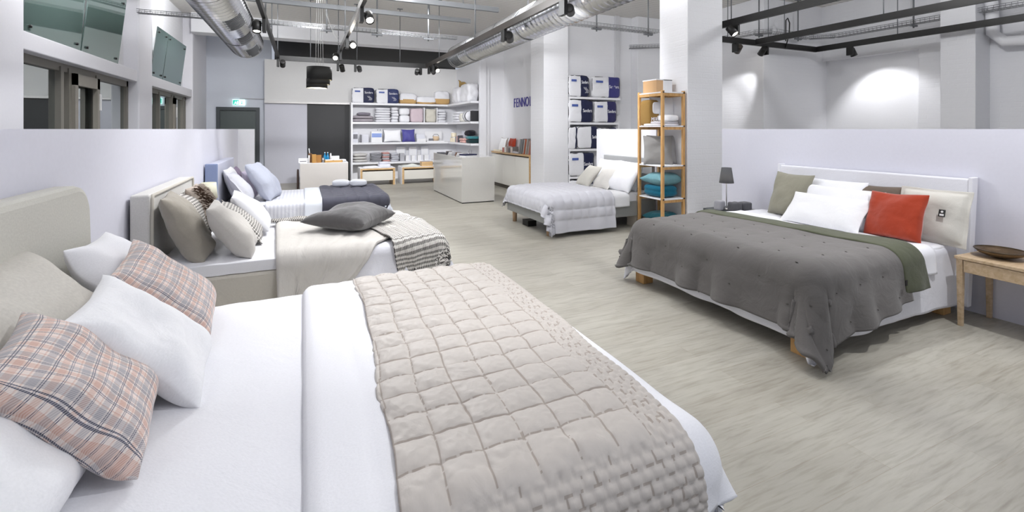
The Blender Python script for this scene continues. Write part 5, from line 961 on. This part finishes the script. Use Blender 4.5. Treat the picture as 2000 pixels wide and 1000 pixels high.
t=thing('canvas_bag','brown canvas bag with lettering in the top compartment of the oak unit','bag',(UX-.10,UY+.14,uz[1]+.0)); softbox('body',fabric('brown_canvas','#94743f'),.20,.24,.40,parent=t,p=6,seed=2); softbox('white_filling',CLEAR,.15,.02,.18,parent=t,p=4,loc=(.03,-.125,.18)); letters('MERI',.085,PRW,t,(-.075,-.127,.07),(1,0,0),(0,0,1),'print',.004,sx=.75)
softbox('folded_linen',fabric('lilac_white','#dcd8dc'),.40,.40,.035,loc=(UX,UY,uz[1]),seed=1,label='lowest pale folded linen in the top compartment of the oak unit',cat='folded linen'); softbox('folded_linen',fabric('grey_white','#cfccd0'),.36,.36,.03,loc=(UX+.01,UY-.01,uz[1]+.035),seed=2,label='second pale folded linen in the top compartment of the oak unit',cat='folded linen')
softbox('folded_linen',F_WHITE2,.24,.30,.10,loc=(UX+.06,UY-.08,uz[1]+.065),seed=4,p=3.5,label='thick white folded linen under the fringed pillow',cat='folded linen')
pillow('pillow',F_WHITE2,.40,.40,.12,(UX+.10,UY+.08,1),(.9,-.44,0),(.05,.1,1),label='white fringed cushion leaning in the top compartment of the oak unit',cat='pillow',rest=uz[1]+.07,seed=9,n=18,ruffle=.008,flange=.08)
pillow('cushion',fabric('mid_grey_linen','#8f8d8b'),.44,.46,.13,(UX-.04,UY+.02,1),(.8,-.6,0),(.12,.16,1),label='dark grey flanged cushion in front in the oak unit',cat='cushion',rest=uz[2],seed=10,n=18,flange=.07)
pillow('cushion',fabric('pale_grey_linen','#a9a8a8'),.46,.46,.12,(UX+.10,UY+.10,1),(.75,-.66,0),(.06,.08,1),label='lighter grey cushion behind the dark one in the oak unit',cat='cushion',rest=uz[2],seed=12,n=18,flange=.06)
pillow('cushion',fabric('teal_light','#6f9ba3',crease=.4),.44,.48,.19,(UX,UY,1),(1,0,0),(0,1,0),label='light teal cushion lying on the dark teal blanket in the oak unit',cat='cushion',rest=uz[3]+.18,seed=14,n=20)
softbox('blanket',fabric('teal_deep','#11617a',crease=.4),.38,.46,.19,loc=(UX-.01,UY,uz[3]),seed=15,p=3.6,layers=2,label='deep teal blanket folded under the light teal cushion',cat='blanket')
pillow('cushion',fabric('teal_dark2','#1f5560'),.40,.40,.17,(UX+.0,UY,1),(1,0,0),(0,1,0),label='dark teal cushion at the bottom of the oak unit',cat='cushion',rest=.13,seed=16,n=16)
bx_=tag(bx('bottom_board',SHW,ux+.04,ux+UW-.04,uy+.04,uy+UD-.04,.12,.135),'lowest white board of the oak unit under the dark teal cushion','board')
t=thing('nightstand','small white nightstand between the oak unit and the grey bed','nightstand',(4.98,5.93-.0,0)); 
for s in(-1,1): bx('side_panel',mat('birch','#d8cdbd',.5),s*.17-.015,s*.17+.015,-.12,.12,0,.47,parent=t)
bx('top_board',mat('birch',''),-.185,.185,-.12,.12,.47,.50,parent=t)
